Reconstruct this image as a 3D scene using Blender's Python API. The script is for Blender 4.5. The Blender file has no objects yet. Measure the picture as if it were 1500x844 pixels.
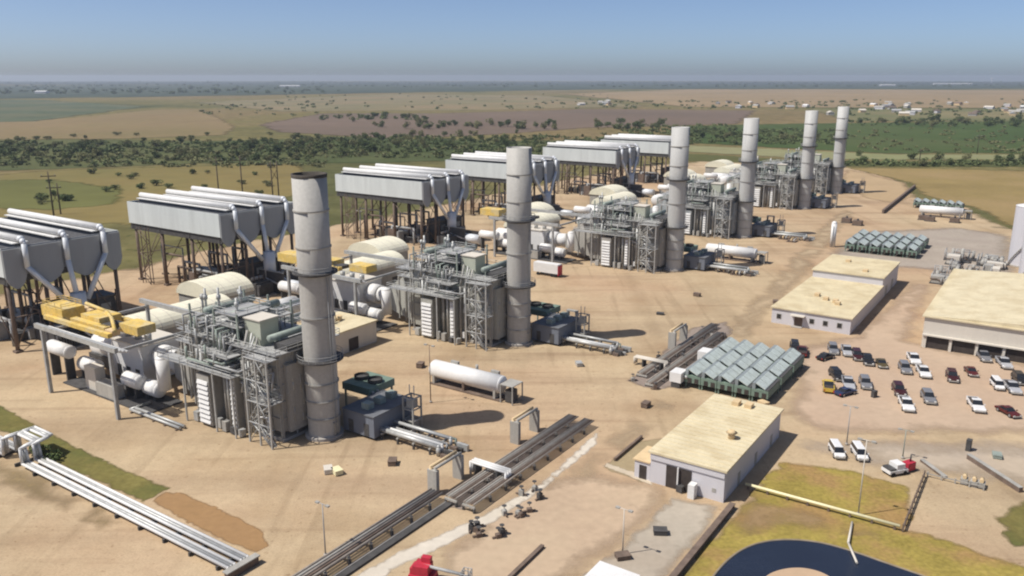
import bpy, bmesh, math, random
from mathutils import Vector, Matrix, kdtree
from mathutils.geometry import delaunay_2d_cdt
random.seed(7)
sc = bpy.context.scene
COL = sc.collection
R = math.radians

# ------------------------------------------------------------------ survey
# camera 60 m above a flat site; plant grid: u runs away along the stack row, v to the left
F, HC, YH, CX, CY = 1200., 60., 112.5, 750., 422.
PITCH = math.atan((CY - YH) / F)
ca, sa = math.cos(PITCH), math.sin(PITCH)
def G(px, py, z=0.):
    x = (px - CX) / F; v = -(py - CY) / F
    d = (x, ca + v * sa, -sa + v * ca)
    t = (z - HC) / d[2]
    return (d[0] * t, d[1] * t)
O0 = (-32.43, 131.21)
E1 = (0.55891, 0.82923); E2 = (-E1[1], E1[0])
TH = math.atan2(E1[1], E1[0])
def W(u, v):
    return (O0[0] + u * E1[0] + v * E2[0], O0[1] + u * E1[1] + v * E2[1])

# ------------------------------------------------------------------ materials
MATS = {}
def mat(name, rgb, rough=0.7, metal=0.0, var=0.15, scale=0.6, var2=0.0, scale2=6.0, spec=0.3, alt=None, altscale=0.2, streak=False):
    """procedural surface: base colour with two noise octaves, optional second colour in patches"""
    if name in MATS: return MATS[name]
    m = bpy.data.materials.new(name); m.use_nodes = True
    nt = m.node_tree; n = nt.nodes; l = nt.links
    b = n['Principled BSDF']
    b.inputs['Roughness'].default_value = rough; b.inputs['Metallic'].default_value = metal
    b.inputs['Specular IOR Level'].default_value = spec
    geo = n.new('ShaderNodeNewGeometry'); vec = geo.outputs['Position']
    if streak:
        mp = n.new('ShaderNodeMapping'); mp.inputs['Scale'].default_value = (1, 1, .12)
        l.new(vec, mp.inputs['Vector']); vec = mp.outputs['Vector']
    nz = n.new('ShaderNodeTexNoise'); nz.inputs['Scale'].default_value = scale
    nz.inputs['Detail'].default_value = 5; nz.inputs['Roughness'].default_value = .65
    l.new(vec, nz.inputs['Vector'])
    rp = n.new('ShaderNodeValToRGB')
    lo = [c * (1 - var) for c in rgb]; hi = [min(1, c * (1 + var)) for c in rgb]
    rp.color_ramp.elements[0].position = .3; rp.color_ramp.elements[0].color = (*lo, 1)
    rp.color_ramp.elements[1].position = .7; rp.color_ramp.elements[1].color = (*hi, 1)
    l.new(nz.outputs['Fac'], rp.inputs['Fac'])
    out = rp.outputs['Color']
    if alt:
        n2 = n.new('ShaderNodeTexNoise'); n2.inputs['Scale'].default_value = altscale; n2.inputs['Detail'].default_value = 6
        n2.inputs['Roughness'].default_value = .6
        l.new(geo.outputs['Position'], n2.inputs['Vector'])
        r2 = n.new('ShaderNodeValToRGB'); r2.color_ramp.elements[0].position = .45; r2.color_ramp.elements[1].position = .62
        l.new(n2.outputs['Fac'], r2.inputs['Fac'])
        mx = n.new('ShaderNodeMix'); mx.data_type = 'RGBA'
        l.new(r2.outputs['Color'], mx.inputs[0]); l.new(out, mx.inputs[6]); mx.inputs[7].default_value = (*alt, 1)
        out = mx.outputs[2]
    if var2:
        n3 = n.new('ShaderNodeTexNoise'); n3.inputs['Scale'].default_value = scale2; n3.inputs['Detail'].default_value = 3
        l.new(geo.outputs['Position'], n3.inputs['Vector'])
        hs = n.new('ShaderNodeMix'); hs.data_type = 'RGBA'; hs.blend_type = 'MULTIPLY'; hs.inputs[0].default_value = 1
        r3 = n.new('ShaderNodeValToRGB')
        r3.color_ramp.elements[0].position = .3; r3.color_ramp.elements[1].position = .7
        r3.color_ramp.elements[0].color = (1 - var2,) * 3 + (1,); r3.color_ramp.elements[1].color = (1,) * 4
        l.new(n3.outputs['Fac'], r3.inputs['Fac'])
        l.new(out, hs.inputs[6]); l.new(r3.outputs['Color'], hs.inputs[7]); out = hs.outputs[2]
    l.new(out, b.inputs['Base Color'])
    MATS[name] = m
    return m

def patch_mat(name, rgb, alt=None, var=.18, scale=.05, altscale=.03, ragged=.35, ragscale=.25, var2=.12, scale2=.9):
    """ground cover whose edge frays into the ground under it (attribute 'edge' 0 at the rim, 1 inside)"""
    if name in MATS: return MATS[name]
    m = mat(name, rgb, .95, 0, var, scale, var2, scale2, .1, alt, altscale)
    nt = m.node_tree; n = nt.nodes; l = nt.links
    b = n['Principled BSDF']; o = n['Material Output']
    at = n.new('ShaderNodeAttribute'); at.attribute_name = 'edge'
    geo = n.new('ShaderNodeNewGeometry')
    nz = n.new('ShaderNodeTexNoise'); nz.inputs['Scale'].default_value = ragscale; nz.inputs['Detail'].default_value = 6
    nz.inputs['Roughness'].default_value = .75
    l.new(geo.outputs['Position'], nz.inputs['Vector'])
    ad = n.new('ShaderNodeMath'); ad.operation = 'ADD'
    l.new(at.outputs['Fac'], ad.inputs[0]); l.new(nz.outputs['Fac'], ad.inputs[1])
    hf = n.new('ShaderNodeMath'); hf.operation = 'MULTIPLY'; hf.inputs[1].default_value = .5; l.new(ad.outputs[0], hf.inputs[0])
    rp = n.new('ShaderNodeValToRGB')
    rp.color_ramp.elements[0].position = .31; rp.color_ramp.elements[1].position = min(.68, .36 + ragged * .55)
    l.new(hf.outputs[0], rp.inputs['Fac'])
    tr = n.new('ShaderNodeBsdfTransparent'); mx = n.new('ShaderNodeMixShader')
    l.new(rp.outputs['Color'], mx.inputs[0]); l.new(tr.outputs[0], mx.inputs[1]); l.new(b.outputs[0], mx.inputs[2])
    l.new(mx.outputs[0], o.inputs['Surface'])
    return m

M = dict(
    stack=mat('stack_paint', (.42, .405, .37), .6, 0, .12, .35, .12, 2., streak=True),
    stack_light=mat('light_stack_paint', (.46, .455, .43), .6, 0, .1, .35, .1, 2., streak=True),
    soot=mat('sooty_steel', (.07, .06, .05), .9, 0, .3),
    casing=mat('casing_steel', (.36, .345, .31), .7, 0, .18, .4, .15, 3., streak=True),
    casing_pale=mat('pale_casing_steel', (.40, .395, .35), .7, 0, .18, .4, .15, 3., streak=True),
    casing_blue=mat('bluish_casing_steel', (.31, .335, .34), .7, 0, .18, .4, .15, 3., streak=True),
    steel=mat('structural_steel', (.34, .34, .33), .6, .1, .2, .7),
    green=mat('green_grey_steel', (.27, .31, .27), .6, .1, .25, .8),
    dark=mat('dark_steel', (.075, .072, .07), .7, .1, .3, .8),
    brown=mat('brown_steel', (.15, .11, .085), .8, 0, .3, .8),
    pipe=mat('insulated_pipe', (.42, .42, .40), .45, .25, .2, .8),
    rackpipe=mat('dusty_pipe', (.27, .235, .20), .7, .1, .25, .8),
    white=mat('white_paint', (.70, .69, .665), .5, 0, .06, .5, .08, 3.),
    cream=mat('cream_roof', (.64, .555, .37), .6, 0, .07, .25, .10, 1.6, alt=(.55, .46, .29), altscale=.22),
    vault=mat('vault_roof', (.76, .72, .56), .6, 0, .08, .25, .1, 2.),
    creamwall=mat('cream_wall', (.58, .535, .46), .7, 0, .05, .3, .06, 3., streak=True),
    wall=mat('white_cladding', (.56, .545, .56), .6, 0, .05, .3, .05, 3., streak=True),
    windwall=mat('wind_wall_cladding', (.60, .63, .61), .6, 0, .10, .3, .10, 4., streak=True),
    windend=mat('shaded_end_cladding', (.28, .285, .29), .6, 0, .08, .4, streak=True),  # darker wind wall copy: shade of the end facing away from the sun
    fin=mat('finned_tube', (.10, .10, .105), .6, .3, .2, 1.),
    duct=mat('pale_duct', (.62, .64, .66), .5, .1, .06, .6),
    yellow=mat('yellow_paint', (.70, .49, .13), .6, 0, .16, .5, .2, 2., alt=(.62, .50, .26), altscale=.4),
    tan=mat('tan_paint', (.60, .45, .26), .7, 0, .12, .6),
    glass=mat('dark_glass', (.02, .022, .026), .12, 0, .1, spec=.6),
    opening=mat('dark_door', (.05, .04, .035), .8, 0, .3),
    tyre=mat('tyre_rubber', (.02, .02, .02), .9, 0, .2),
    rim=mat('wheel_rim', (.4, .4, .42), .4, .7, .1),
    lamp=mat('lamp_lens', (.8, .8, .75), .2, 0, .05),
    taillamp=mat('tail_lamp', (.35, .02, .02), .3, 0, .05),
    coolgreen=mat('cooler_green', (.16, .22, .175), .7, 0, .15, .7),
    coolfin=mat('cooler_panel', (.50, .55, .51), .5, .1, .18, .9),
    cooltop=mat('cooler_top', (.24, .27, .275), .6, .1, .2, .8),
    concrete=mat('concrete', (.40, .37, .33), .9, 0, .12, .2, .12, 2.),
    red=mat('red_paint', (.42, .03, .05), .5, 0, .2, .8),
    wood=mat('weathered_pole', (.09, .07, .055), .9, 0, .25, .8),
    paleyellow=mat('pale_yellow_pipe', (.74, .68, .42), .5, 0, .1),
    bark=mat('bark', (.09, .07, .05), .95, 0, .25, 1.5),
    water=mat('pond_water', (.018, .024, .040), .12, 0, .15, .1, spec=.5),
)
def leaf_mat(name, rgb, alt):
    m = mat(name, rgb, .9, 0, .35, .35, .3, 1.6, .1, alt, .11)
    return m
LEAF = [leaf_mat('leaf_dark', (.11, .145, .058), (.085, .115, .046)),
        leaf_mat('leaf_mid', (.155, .185, .078), (.125, .150, .062)),
        leaf_mat('leaf_olive', (.225, .22, .105), (.17, .175, .08))]

# ------------------------------------------------------------------ mesh helpers
class MB:
    def __init__(s): s.v = []; s.f = []; s.sm = []
    def add(s, vs, fs, smooth=False):
        k = len(s.v); s.v += [tuple(p) for p in vs]
        for f in fs: s.f.append([k + i for i in f]); s.sm.append(smooth)
        return s
    def box(s, x0, x1, y0, y1, z0, z1):
        return s.add([(x0, y0, z0), (x1, y0, z0), (x1, y1, z0), (x0, y1, z0), (x0, y0, z1), (x1, y0, z1), (x1, y1, z1), (x0, y1, z1)],
                     [(3, 2, 1, 0), (4, 5, 6, 7), (0, 1, 5, 4), (1, 2, 6, 5), (2, 3, 7, 6), (3, 0, 4, 7)])
    def hexa(s, a, b):     # two quads (lists of 4 points) joined
        return s.add(list(a) + list(b), [(3, 2, 1, 0), (4, 5, 6, 7), (0, 1, 5, 4), (1, 2, 6, 5), (2, 3, 7, 6), (3, 0, 4, 7)])
    def prism(s, pts, lo, hi, axis='z'):
        n = len(pts)
        def P(p, h): return (p[0], p[1], h) if axis == 'z' else ((h, p[0], p[1]) if axis == 'x' else (p[0], h, p[1]))
        vs = [P(p, lo) for p in pts] + [P(p, hi) for p in pts]
        fs = [tuple(range(n))[::-1], tuple(range(n, 2 * n))] + [(i, (i + 1) % n, n + (i + 1) % n, n + i) for i in range(n)]
        return s.add(vs, fs)
    def cyl(s, p0, p1, r0, r1=None, n=12, caps=True):
        r1 = r0 if r1 is None else r1
        p0 = Vector(p0); p1 = Vector(p1); d = (p1 - p0).normalized()
        a = Vector((1, 0, 0)) if abs(d.x) < .8 else Vector((0, 1, 0))
        e = d.cross(a).normalized(); g = d.cross(e)
        vs = []
        for p, r in ((p0, r0), (p1, r1)):
            for i in range(n):
                t = 2 * math.pi * i / n
                vs.append(p + e * (r * math.cos(t)) + g * (r * math.sin(t)))
        k = len(s.v); s.v += [tuple(p) for p in vs]
        for i in range(n):
            j = (i + 1) % n; s.f.append([k + i, k + j, k + n + j, k + n + i]); s.sm.append(True)
        if caps:
            s.f.append([k + i for i in range(n)][::-1]); s.sm.append(False)
            s.f.append([k + n + i for i in range(n)]); s.sm.append(False)
        return s
    def bar(s, p0, p1, w=.25): return s.cyl(p0, p1, w * .7, n=4)
    def tube(s, pts, r, n=8):
        for a, b in zip(pts, pts[1:]):
            s.cyl(a, b, r, n=n)
        for p in pts[1:-1]: s.ball(p, r * 1.03, 6, 4)
        return s
    def ball(s, c, r, n=10, m=6, sx=1, sy=1, sz=1):
        vs = []; 
        for i in range(1, m):
            ph = math.pi * i / m
            for j in range(n):
                t = 2 * math.pi * j / n
                vs.append((c[0] + r * sx * math.sin(ph) * math.cos(t), c[1] + r * sy * math.sin(ph) * math.sin(t), c[2] + r * sz * math.cos(ph)))
        vs += [(c[0], c[1], c[2] + r * sz), (c[0], c[1], c[2] - r * sz)]
        T = len(vs) - 2; fs = []
        for i in range(m - 2):
            for j in range(n):
                k = (j + 1) % n; fs.append((i * n + j, (i + 1) * n + j, (i + 1) * n + k, i * n + k))
        for j in range(n):
            k = (j + 1) % n; fs.append((T, j, k)); fs.append((T + 1, (m - 2) * n + k, (m - 2) * n + j))
        return s.add(vs, fs, True)
    def lathe(s, c, prof, n=32, smooth=True):
        vs = []; m = len(prof)
        for r, z in prof:
            for j in range(n):
                t = 2 * math.pi * j / n; vs.append((c[0] + r * math.cos(t), c[1] + r * math.sin(t), c[2] + z))
        fs = [(i * n + j, i * n + (j + 1) % n, (i + 1) * n + (j + 1) % n, (i + 1) * n + j) for i in range(m - 1) for j in range(n)]
        return s.add(vs, fs, smooth)
    def rail(s, x0, x1, y0, y1, z, h=1.1, step=2.2, r=.06):
        pts = [(x0, y0), (x1, y0), (x1, y1), (x0, y1), (x0, y0)]
        for (a, b), (c, d) in zip(pts, pts[1:]):
            L = math.hypot(c - a, d - b); k = max(1, int(L / step))
            for hh in (h, h * .55): s.cyl((a, b, z + hh), (c, d, z + hh), r, n=4, caps=False)
            for i in range(k): s.cyl((a + (c - a) * i / k, b + (d - b) * i / k, z), (a + (c - a) * i / k, b + (d - b) * i / k, z + h), r, n=4, caps=False)
        return s
    def build(s, name, m, parent=None):
        me = bpy.data.meshes.new(name)
        me.from_pydata(s.v, [], s.f); me.validate()
        if len(me.polygons) == len(s.sm): me.polygons.foreach_set('use_smooth', s.sm)
        bm = bmesh.new(); bm.from_mesh(me); bmesh.ops.recalc_face_normals(bm, faces=bm.faces); bm.to_mesh(me); bm.free()
        o = bpy.data.objects.new(name, me); COL.objects.link(o)
        me.materials.append(m)
        if parent: o.parent = parent
        return o
def B(*a): return MB().box(*a)

def tag(o, label=None, cat=None, group=None, kind=None):
    if label: o['label'] = label
    if cat: o['category'] = cat
    if group: o['group'] = group
    if kind: o['kind'] = kind
    return o
def thing(name, label, cat, xy, rz=0, group=None, z=0):
    o = bpy.data.objects.new(name, None); COL.objects.link(o)
    o.empty_display_size = .5
    o.location = (xy[0], xy[1], z); o.rotation_euler = (0, 0, rz)
    return tag(o, label, cat, group)
def plant(name, label, cat, u, v, group=None, rz=0, z=0):
    return thing(name, label, cat, W(u, v), TH + rz, group, z)
KIDS = {}
def copy_tree(o, parent=None, skip=()):
    c = o.copy(); COL.objects.link(c)
    if parent: c.parent = parent
    for ch in list(o.children):
        if ch.name.split('.')[0] in skip: continue
        copy_tree(ch, c, skip)
    return c
def put(o, u, v, label=None):
    x, y = W(u, v); o.location = (x, y, 0)
    if label: o['label'] = label
    return o

# ------------------------------------------------------------------ ground and ground covers
def ground_material():
    m = bpy.data.materials.new('dry_grassland'); m.use_nodes = True
    nt = m.node_tree; n = nt.nodes; l = nt.links; b = n['Principled BSDF']
    b.inputs['Roughness'].default_value = 1; b.inputs['Specular IOR Level'].default_value = .05
    geo = n.new('ShaderNodeNewGeometry')
    def noise(sc, det=6, stretch=None):
        nz = n.new('ShaderNodeTexNoise'); nz.inputs['Scale'].default_value = sc; nz.inputs['Detail'].default_value = det
        nz.inputs['Roughness'].default_value = .6
        if stretch:
            mp = n.new('ShaderNodeMapping'); mp.inputs['Scale'].default_value = stretch
            l.new(geo.outputs['Position'], mp.inputs['Vector']); l.new(mp.outputs[0], nz.inputs['Vector'])
        else: l.new(geo.outputs['Position'], nz.inputs['Vector'])
        return nz.outputs['Fac']
    def ramp(f, *st):
        r = n.new('ShaderNodeValToRGB'); e = r.color_ramp.elements
        e[0].position, e[0].color = st[0][0], (*st[0][1], 1); e[1].position, e[1].color = st[-1][0], (*st[-1][1], 1)
        for p, c in st[1:-1]: q = e.new(p); q.color = (*c, 1)
        l.new(f, r.inputs['Fac']); return r.outputs['Color']
    big = ramp(noise(.0012, 7, (1, .7, 1)), (.38, (.075, .085, .034)), (.47, (.17, .145, .06)), (.55, (.20, .15, .075)), (.66, (.10, .10, .042)))
    fine = ramp(noise(.06, 6), (.3, (.62,) * 3), (.7, (1.15,) * 3))
    spots = ramp(noise(.18, 4), (.30, (.45, .55, .42)), (.42, (1, 1, 1)))
    mx = n.new('ShaderNodeMix'); mx.data_type = 'RGBA'; mx.blend_type = 'MULTIPLY'; mx.inputs[0].default_value = 1
    l.new(big, mx.inputs[6]); l.new(fine, mx.inputs[7])
    my = n.new('ShaderNodeMix'); my.data_type = 'RGBA'; my.blend_type = 'MULTIPLY'; my.inputs[0].default_value = 1
    l.new(mx.outputs[2], my.inputs[6]); l.new(spots, my.inputs[7])
    l.new(my.outputs[2], b.inputs['Base Color'])
    return m
RG = 12500.
g = MB()
g.add([(RG * math.cos(2 * math.pi * i / 96), RG * math.sin(2 * math.pi * i / 96), 0) for i in range(96)], [tuple(range(96))])
tag(g.build('ground', ground_material()), kind='structure')

def patch(name, pts, m, z, soft=2.0, wig=.6, kind='structure', seg=None, px=True):
    """ground-cover sheet: wavy outline, inner polygon at full cover, rim ring that frays"""
    if px and soft < 5: soft *= 1.8
    w = [G(*p) if px else p for p in pts]
    per = sum(math.hypot(w[i][0] - w[i - 1][0], w[i][1] - w[i - 1][1]) for i in range(len(w)))
    seg = seg or max(.6, min(2.5, soft), per / 260)
    rs = random.Random(name + str(pts[0]))
    o = []
    for a, b in zip(w, w[1:] + w[:1]):
        k = max(1, int(math.hypot(b[0] - a[0], b[1] - a[1]) / seg))
        for i in range(k):
            t = i / k; o.append((a[0] + (b[0] - a[0]) * t + rs.uniform(-wig, wig), a[1] + (b[1] - a[1]) * t + rs.uniform(-wig, wig)))
    kd = kdtree.KDTree(len(o))
    for i, p in enumerate(o): kd.insert((p[0], p[1], 0), i)
    kd.balance()
    xs = [p[0] for p in o]; ys = [p[1] for p in o]
    st = max(soft * .7, math.sqrt((max(xs) - min(xs)) * (max(ys) - min(ys)) / 1800))
    def inside(x, y):
        c = False
        for a, b in zip(o, o[1:] + o[:1]):
            if (a[1] > y) != (b[1] > y) and x < (b[0] - a[0]) * (y - a[1]) / (b[1] - a[1]) + a[0]: c = not c
        return c
    gp = []
    x = min(xs) + st / 2
    while x < max(xs):
        y = min(ys) + st / 2
        while y < max(ys):
            q = (x + rs.uniform(-.2, .2) * st, y + rs.uniform(-.2, .2) * st)
            if kd.find((q[0], q[1], 0))[2] > soft * .35 and inside(*q): gp.append(q)
            y += st
        x += st
    vs, es, fs = delaunay_2d_cdt([Vector(p) for p in o + gp], [], [list(range(len(o)))], 1, 1e-4)[:3]
    me = bpy.data.meshes.new(name); me.from_pydata([(p.x, p.y, z) for p in vs], [], fs)
    bm = bmesh.new(); bm.from_mesh(me)
    for f in bm.faces:
        if f.normal.z < 0: f.normal_flip()
    bm.to_mesh(me); bm.free()
    at = me.attributes.new('edge', 'FLOAT', 'POINT')
    for i, p in enumerate(me.vertices): at.data[i].value = min(1., kd.find((p.co.x, p.co.y, 0))[2] / soft)
    me.materials.append(m)
    ob = bpy.data.objects.new(name, me); COL.objects.link(ob); ob['kind'] = kind
    return ob

def yard_material():
    m = patch_mat('tan_gravel', (.475, .365, .232), (.465, .33, .21), .12, .035, .012, .3, .15, .10, .7)
    nt = m.node_tree; n = nt.nodes; l = nt.links; b = n['Principled BSDF']
    src = b.inputs['Base Color'].links[0].from_socket
    geo = n.new('ShaderNodeNewGeometry')
    def layer(src, scale, rot, stretch, p0, p1, c0):
        mp = n.new('ShaderNodeMapping'); mp.inputs['Rotation'].default_value = (0, 0, rot); mp.inputs['Scale'].default_value = stretch
        l.new(geo.outputs['Position'], mp.inputs['Vector'])
        nz = n.new('ShaderNodeTexNoise'); nz.inputs['Scale'].default_value = scale; nz.inputs['Detail'].default_value = 5
        l.new(mp.outputs[0], nz.inputs['Vector'])
        r = n.new('ShaderNodeValToRGB'); r.color_ramp.elements[0].position = p0; r.color_ramp.elements[1].position = p1
        r.color_ramp.elements[0].color = (*c0, 1); r.color_ramp.elements[1].color = (1, 1, 1, 1)
        l.new(nz.outputs['Fac'], r.inputs['Fac'])
        mx = n.new('ShaderNodeMix'); mx.data_type = 'RGBA'; mx.blend_type = 'MULTIPLY'; mx.inputs[0].default_value = 1
        l.new(src, mx.inputs[6]); l.new(r.outputs['Color'], mx.inputs[7]); return mx.outputs[2]
    src = layer(src, .08, -TH, (.12, 1, 1), .36, .5, (.84, .82, .82))       # wheel tracks along the plant roads
    src = layer(src, .08, -TH, (1, .12, 1), .33, .46, (.86, .85, .84))
    src = layer(src, 1.2, 0, (1, 1, 1), .25, .38, (.66, .61, .57))          # scattered stones
    src = layer(src, 3.2, 0, (1, 1, 1), .32, .55, (.86, .85, .84))          # gravel grain
    src = layer(src, .35, -TH, (.06, 1, 1), .34, .44, (.86, .84, .83))      # ruts
    src = layer(src, .35, -TH, (1, .06, 1), .32, .42, (.87, .86, .85))
    src = layer(src, .045, 0, (1, 1, 1), .36, .50, (.88, .85, .82))         # old spills and damp
    l.new(src, b.inputs['Base Color'])
    return m
YM = yard_material()
yard = [W(-130, 150), W(40, 148), W(90, 152), W(170, 150), W(420, 150), W(520, 110), G(1000, 236), G(1100, 236), G(1240, 243), G(1330, 268), G(1345, 288), G(1425, 306),
        G(1480, 335), G(1640, 400), (190, 80), (120, 20), (-120, 20)]
patch('gravel_yard', yard, YM, .012, 4, 1.2, px=False)

GR_O = patch_mat('olive_grass', (.175, .150, .050), (.125, .125, .040), .25, .15, .1, .35, .4, .2, 1.2)
GR_Y = patch_mat('yellow_grass', (.32, .25, .065), (.35, .225, .09), .25, .15, .12, .4, .3, .3, 1.6)
GR_B = patch_mat('brown_dirt', (.33, .20, .095), (.28, .17, .085), .14, .05, .05, .3, .4, .12, 1.)
DIRT = patch_mat('pink_dirt', (.45, .335, .23), (.47, .36, .245), .1, .05, .04, .5, .2, .1, .8)
SLAB = patch_mat('grey_gravel', (.42, .365, .29), (.38, .32, .25), .1, .08, .06, .5, .3, .12, 1.)
PALE = patch_mat('pale_gravel', (.52, .44, .33), (.48, .40, .30), .1, .08, .06, .45, .3, .1, 1.)
GREY = patch_mat('grey_purple_gravel', (.29, .235, .195), (.25, .20, .17), .16, .2, .1, .5, .4, .2, 1.5)

patch('grass_strip', [(-60, 564), (0, 592), (40, 614), (110, 652), (190, 690), (252, 714), (212, 738), (130, 702), (75, 678), (58, 668), (30, 640), (-60, 618)], GR_O, .022, .7, .12, kind='stuff')
patch('dirt_strip', [(240, 720), (270, 722), (340, 752), (385, 776), (396, 800), (372, 812), (330, 795), (270, 765), (220, 735)], GR_B, .022, .7, .1)
patch('grass_verge', [(-60, 650), (0, 668), (60, 688), (130, 722), (190, 762), (200, 790), (160, 796), (90, 755), (0, 715), (-60, 690)], patch_mat('thin_grass', (.27, .20, .105), (.32, .235, .14), .2, .08, .05, .6, .3, .2, 1.2), .022, 2.4, .8, kind='stuff')
patch('dirt_apron', [(700, 750), (780, 705), (840, 690), (960, 700), (1000, 735), (960, 770), (880, 830), (840, 875), (600, 880), (640, 800)], DIRT, .024, 3, .6)
patch('concrete_apron', [(985, 725), (1056, 742), (1040, 775), (975, 850), (930, 880), (840, 850), (905, 800), (950, 760)], SLAB, .030, 1.2, .2)
patch('gravel_pad', [(880, 685), (935, 645), (985, 640), (1000, 640), (955, 690), (940, 708)], patch_mat('khaki_gravel', (.33, .26, .155), None, .12, .1, .05, .3, .4, .12, 1.), .026, .7, .2)
patch('pale_kerb', [(880, 682), (890, 678), (958, 702), (955, 712)], PALE, .034, .3, .1)
patch('pale_gravel_strip', [(500, 852), (590, 805), (720, 748), (800, 700), (875, 630), (878, 650), (800, 715), (720, 770), (600, 825), (545, 856)], patch_mat('white_gravel', (.60, .54, .45), (.55, .49, .40), .1, .08, .06, .4, .3, .1, 1.), .026, .6, .2)
patch('rack_bed', [(915, 560), (960, 520), (1010, 480), (1065, 470), (1075, 490), (1030, 530), (1000, 565), (960, 572)], GREY, .026, 1.2, .5)
patch('rack_bed', [(640, 742), (735, 682), (835, 618), (868, 622), (770, 690), (680, 748)], GREY, .030, .6, .2)
patch('dirt_road', [(740, 770), (880, 640), (1010, 530), (1120, 415), (1200, 330), (1240, 300), (1262, 300), (1235, 340), (1170, 420), (1060, 540), (940, 650), (800, 790)], patch_mat('trodden_dirt', (.39, .295, .19), (.42, .32, .205), .08, .05, .05, .8, .2, .08, .8), .018, 5, 1.)
patch('pink_car_park', [(1160, 505), (1240, 490), (1330, 415), (1372, 400), (1340, 500), (1560, 540), (1660, 640), (1180, 640), (1145, 600)], patch_mat('rosy_dirt', (.46, .345, .245), (.44, .32, .225), .08, .05, .03, .7, .2, .1, .7), .018, 5, 1.)
patch('grey_car_park', [(1150, 640), (1420, 640), (1640, 650), (1640, 760), (1500, 720), (1340, 700), (1150, 668)], patch_mat('greyish_dirt', (.41, .34, .27), (.44, .36, .27), .1, .06, .04, .7, .2, .1, .7), .020, 4, 1.)
patch('grass_lawn', [(978, 860), (1030, 795), (1085, 738), (1140, 676), (1160, 676), (1255, 690), (1340, 714), (1335, 775), (1400, 795), (1500, 826), (1600, 850), (1600, 900), (950, 900)], GR_Y, .024, 1.2, .5, kind='stuff')
patch('grass_tuft', [(1452, 760), (1475, 738), (1520, 725), (1560, 760), (1540, 810), (1480, 800)], GR_O, .028, 1.2, .5, kind='stuff')
patch('bare_dirt', [(1090, 720), (1200, 752), (1320, 785), (1400, 800), (1380, 815), (1260, 790), (1150, 775), (1085, 790), (1050, 800), (1060, 755)], patch_mat('bare_dirt', (.34, .23, .12), None, .2, .1, .06, .7, .3, .15, 1.), .028, 2.5, .6)
patch('ochre_grass', [(1236, 246), (1330, 246), (1500, 250), (1680, 256), (1700, 420), (1500, 345), (1425, 305), (1345, 287), (1330, 268)], patch_mat('ochre_grass', (.25, .185, .075), (.30, .215, .10), .18, .02, .012, .4, .1, .15, .5), .016, 6, 2, kind='stuff')
patch('dirt_track', [(1240, 246), (1330, 268), (1345, 288), (1310, 300), (1262, 290), (1225, 262)], patch_mat('tan_track', (.40, .29, .17), None, .1, .03, .02, .6, .1, .1, .5), .020, 5, 1)
patch('grey_gravel_pad', [(1205, 372), (1262, 338), (1400, 332), (1490, 345), (1500, 420), (1390, 405), (1350, 395), (1320, 395), (1230, 385)], patch_mat('light_grey_gravel', (.38, .325, .265), (.34, .285, .235), .14, .2, .1, .6, .3, .2, 1.5), .022, 4, .6)
# far fields, seen at a grazing angle
def field(name, pts, rgb, alt, z, soft=10, kind='structure'):
    return patch(name, pts, patch_mat(name + '_cover_%d' % len(MATS), rgb, alt, .16, .008, .004, .4, .02, .14, .06), z, soft, 3, kind=kind)
field('field', [(-80, 262), (60, 250), (260, 243), (440, 240), (470, 262), (420, 300), (300, 330), (-80, 330)], (.20, .155, .058), (.15, .135, .048), .010, 8)
field('field', [(-80, 265), (80, 262), (190, 275), (180, 300), (60, 310), (-80, 305)], (.125, .125, .040), (.10, .105, .035), .014, 8)
field('field', [(-200, 206), (80, 204), (330, 206), (520, 200), (700, 206), (1000, 205), (1000, 222), (760, 232), (560, 240), (300, 240), (60, 250), (-200, 252)], (.060, .078, .028), (.105, .108, .042), .10, 12)
field('field', [(60, 176), (230, 160), (300, 160), (352, 186), (338, 198), (180, 204), (-200, 206), (-200, 186)], (.225, .165, .085), (.185, .145, .068), .12, 14)
field('field', [(-300, 148), (60, 146), (220, 156), (60, 178), (-300, 188)], (.085, .105, .06), (.13, .125, .07), .14, 20)
field('field', [(372, 182), (470, 166), (640, 166), (860, 160), (1110, 162), (1085, 182), (860, 188), (700, 200), (560, 203), (400, 194)], (.16, .118, .088), (.135, .102, .076), .16, 14)
field('field', [(1000, 184), (1240, 180), (1420, 178), (1700, 176), (1700, 226), (1300, 226), (1000, 210)], (.055, .085, .024), (.075, .095, .032), .16, 14)
field('field', [(990, 212), (1300, 226), (1700, 227), (1700, 236), (1200, 234), (990, 222)], (.24, .23, .12), (.19, .20, .09), .18, 6)
field('field', [(990, 224), (1200, 236), (1700, 238), (1700, 246), (1240, 245), (990, 236)], (.10, .10, .035), (.075, .085, .03), .14, 6)
field('field', [(820, 138), (1000, 131), (1300, 131), (1700, 134), (1700, 160), (1300, 158), (1000, 158)], (.29, .21, .12), (.24, .18, .10), .2, 40)
field('field', [(280, 150), (560, 138), (800, 140), (960, 156), (700, 162), (400, 164)], (.19, .165, .09), (.23, .175, .10), .2, 30)
field('field', [(1180, 160), (1700, 160), (1700, 178), (1240, 178)], (.20, .17, .085), (.12, .13, .055), .18, 16)
field('field', [(-300, 126), (400, 124), (900, 124), (1700, 124), (1700, 130), (900, 131), (300, 141), (-300, 150)], (.045, .062, .045), (.065, .08, .05), .2, 60)
field('field', [(-9000, 119.5), (9000, 119.5), (9000, 124.5), (-9000, 124.5)], (.035, .05, .045), (.05, .062, .048), .26, 300)

# ------------------------------------------------------------------ power trains
TR = [0, 60.8, 151.0, 218.4, 303.5, 365.5]
ORD = ['nearest the camera', 'second from the camera', 'third from the camera', 'fourth from the camera', 'fifth from the camera', 'farthest from the camera']

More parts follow.
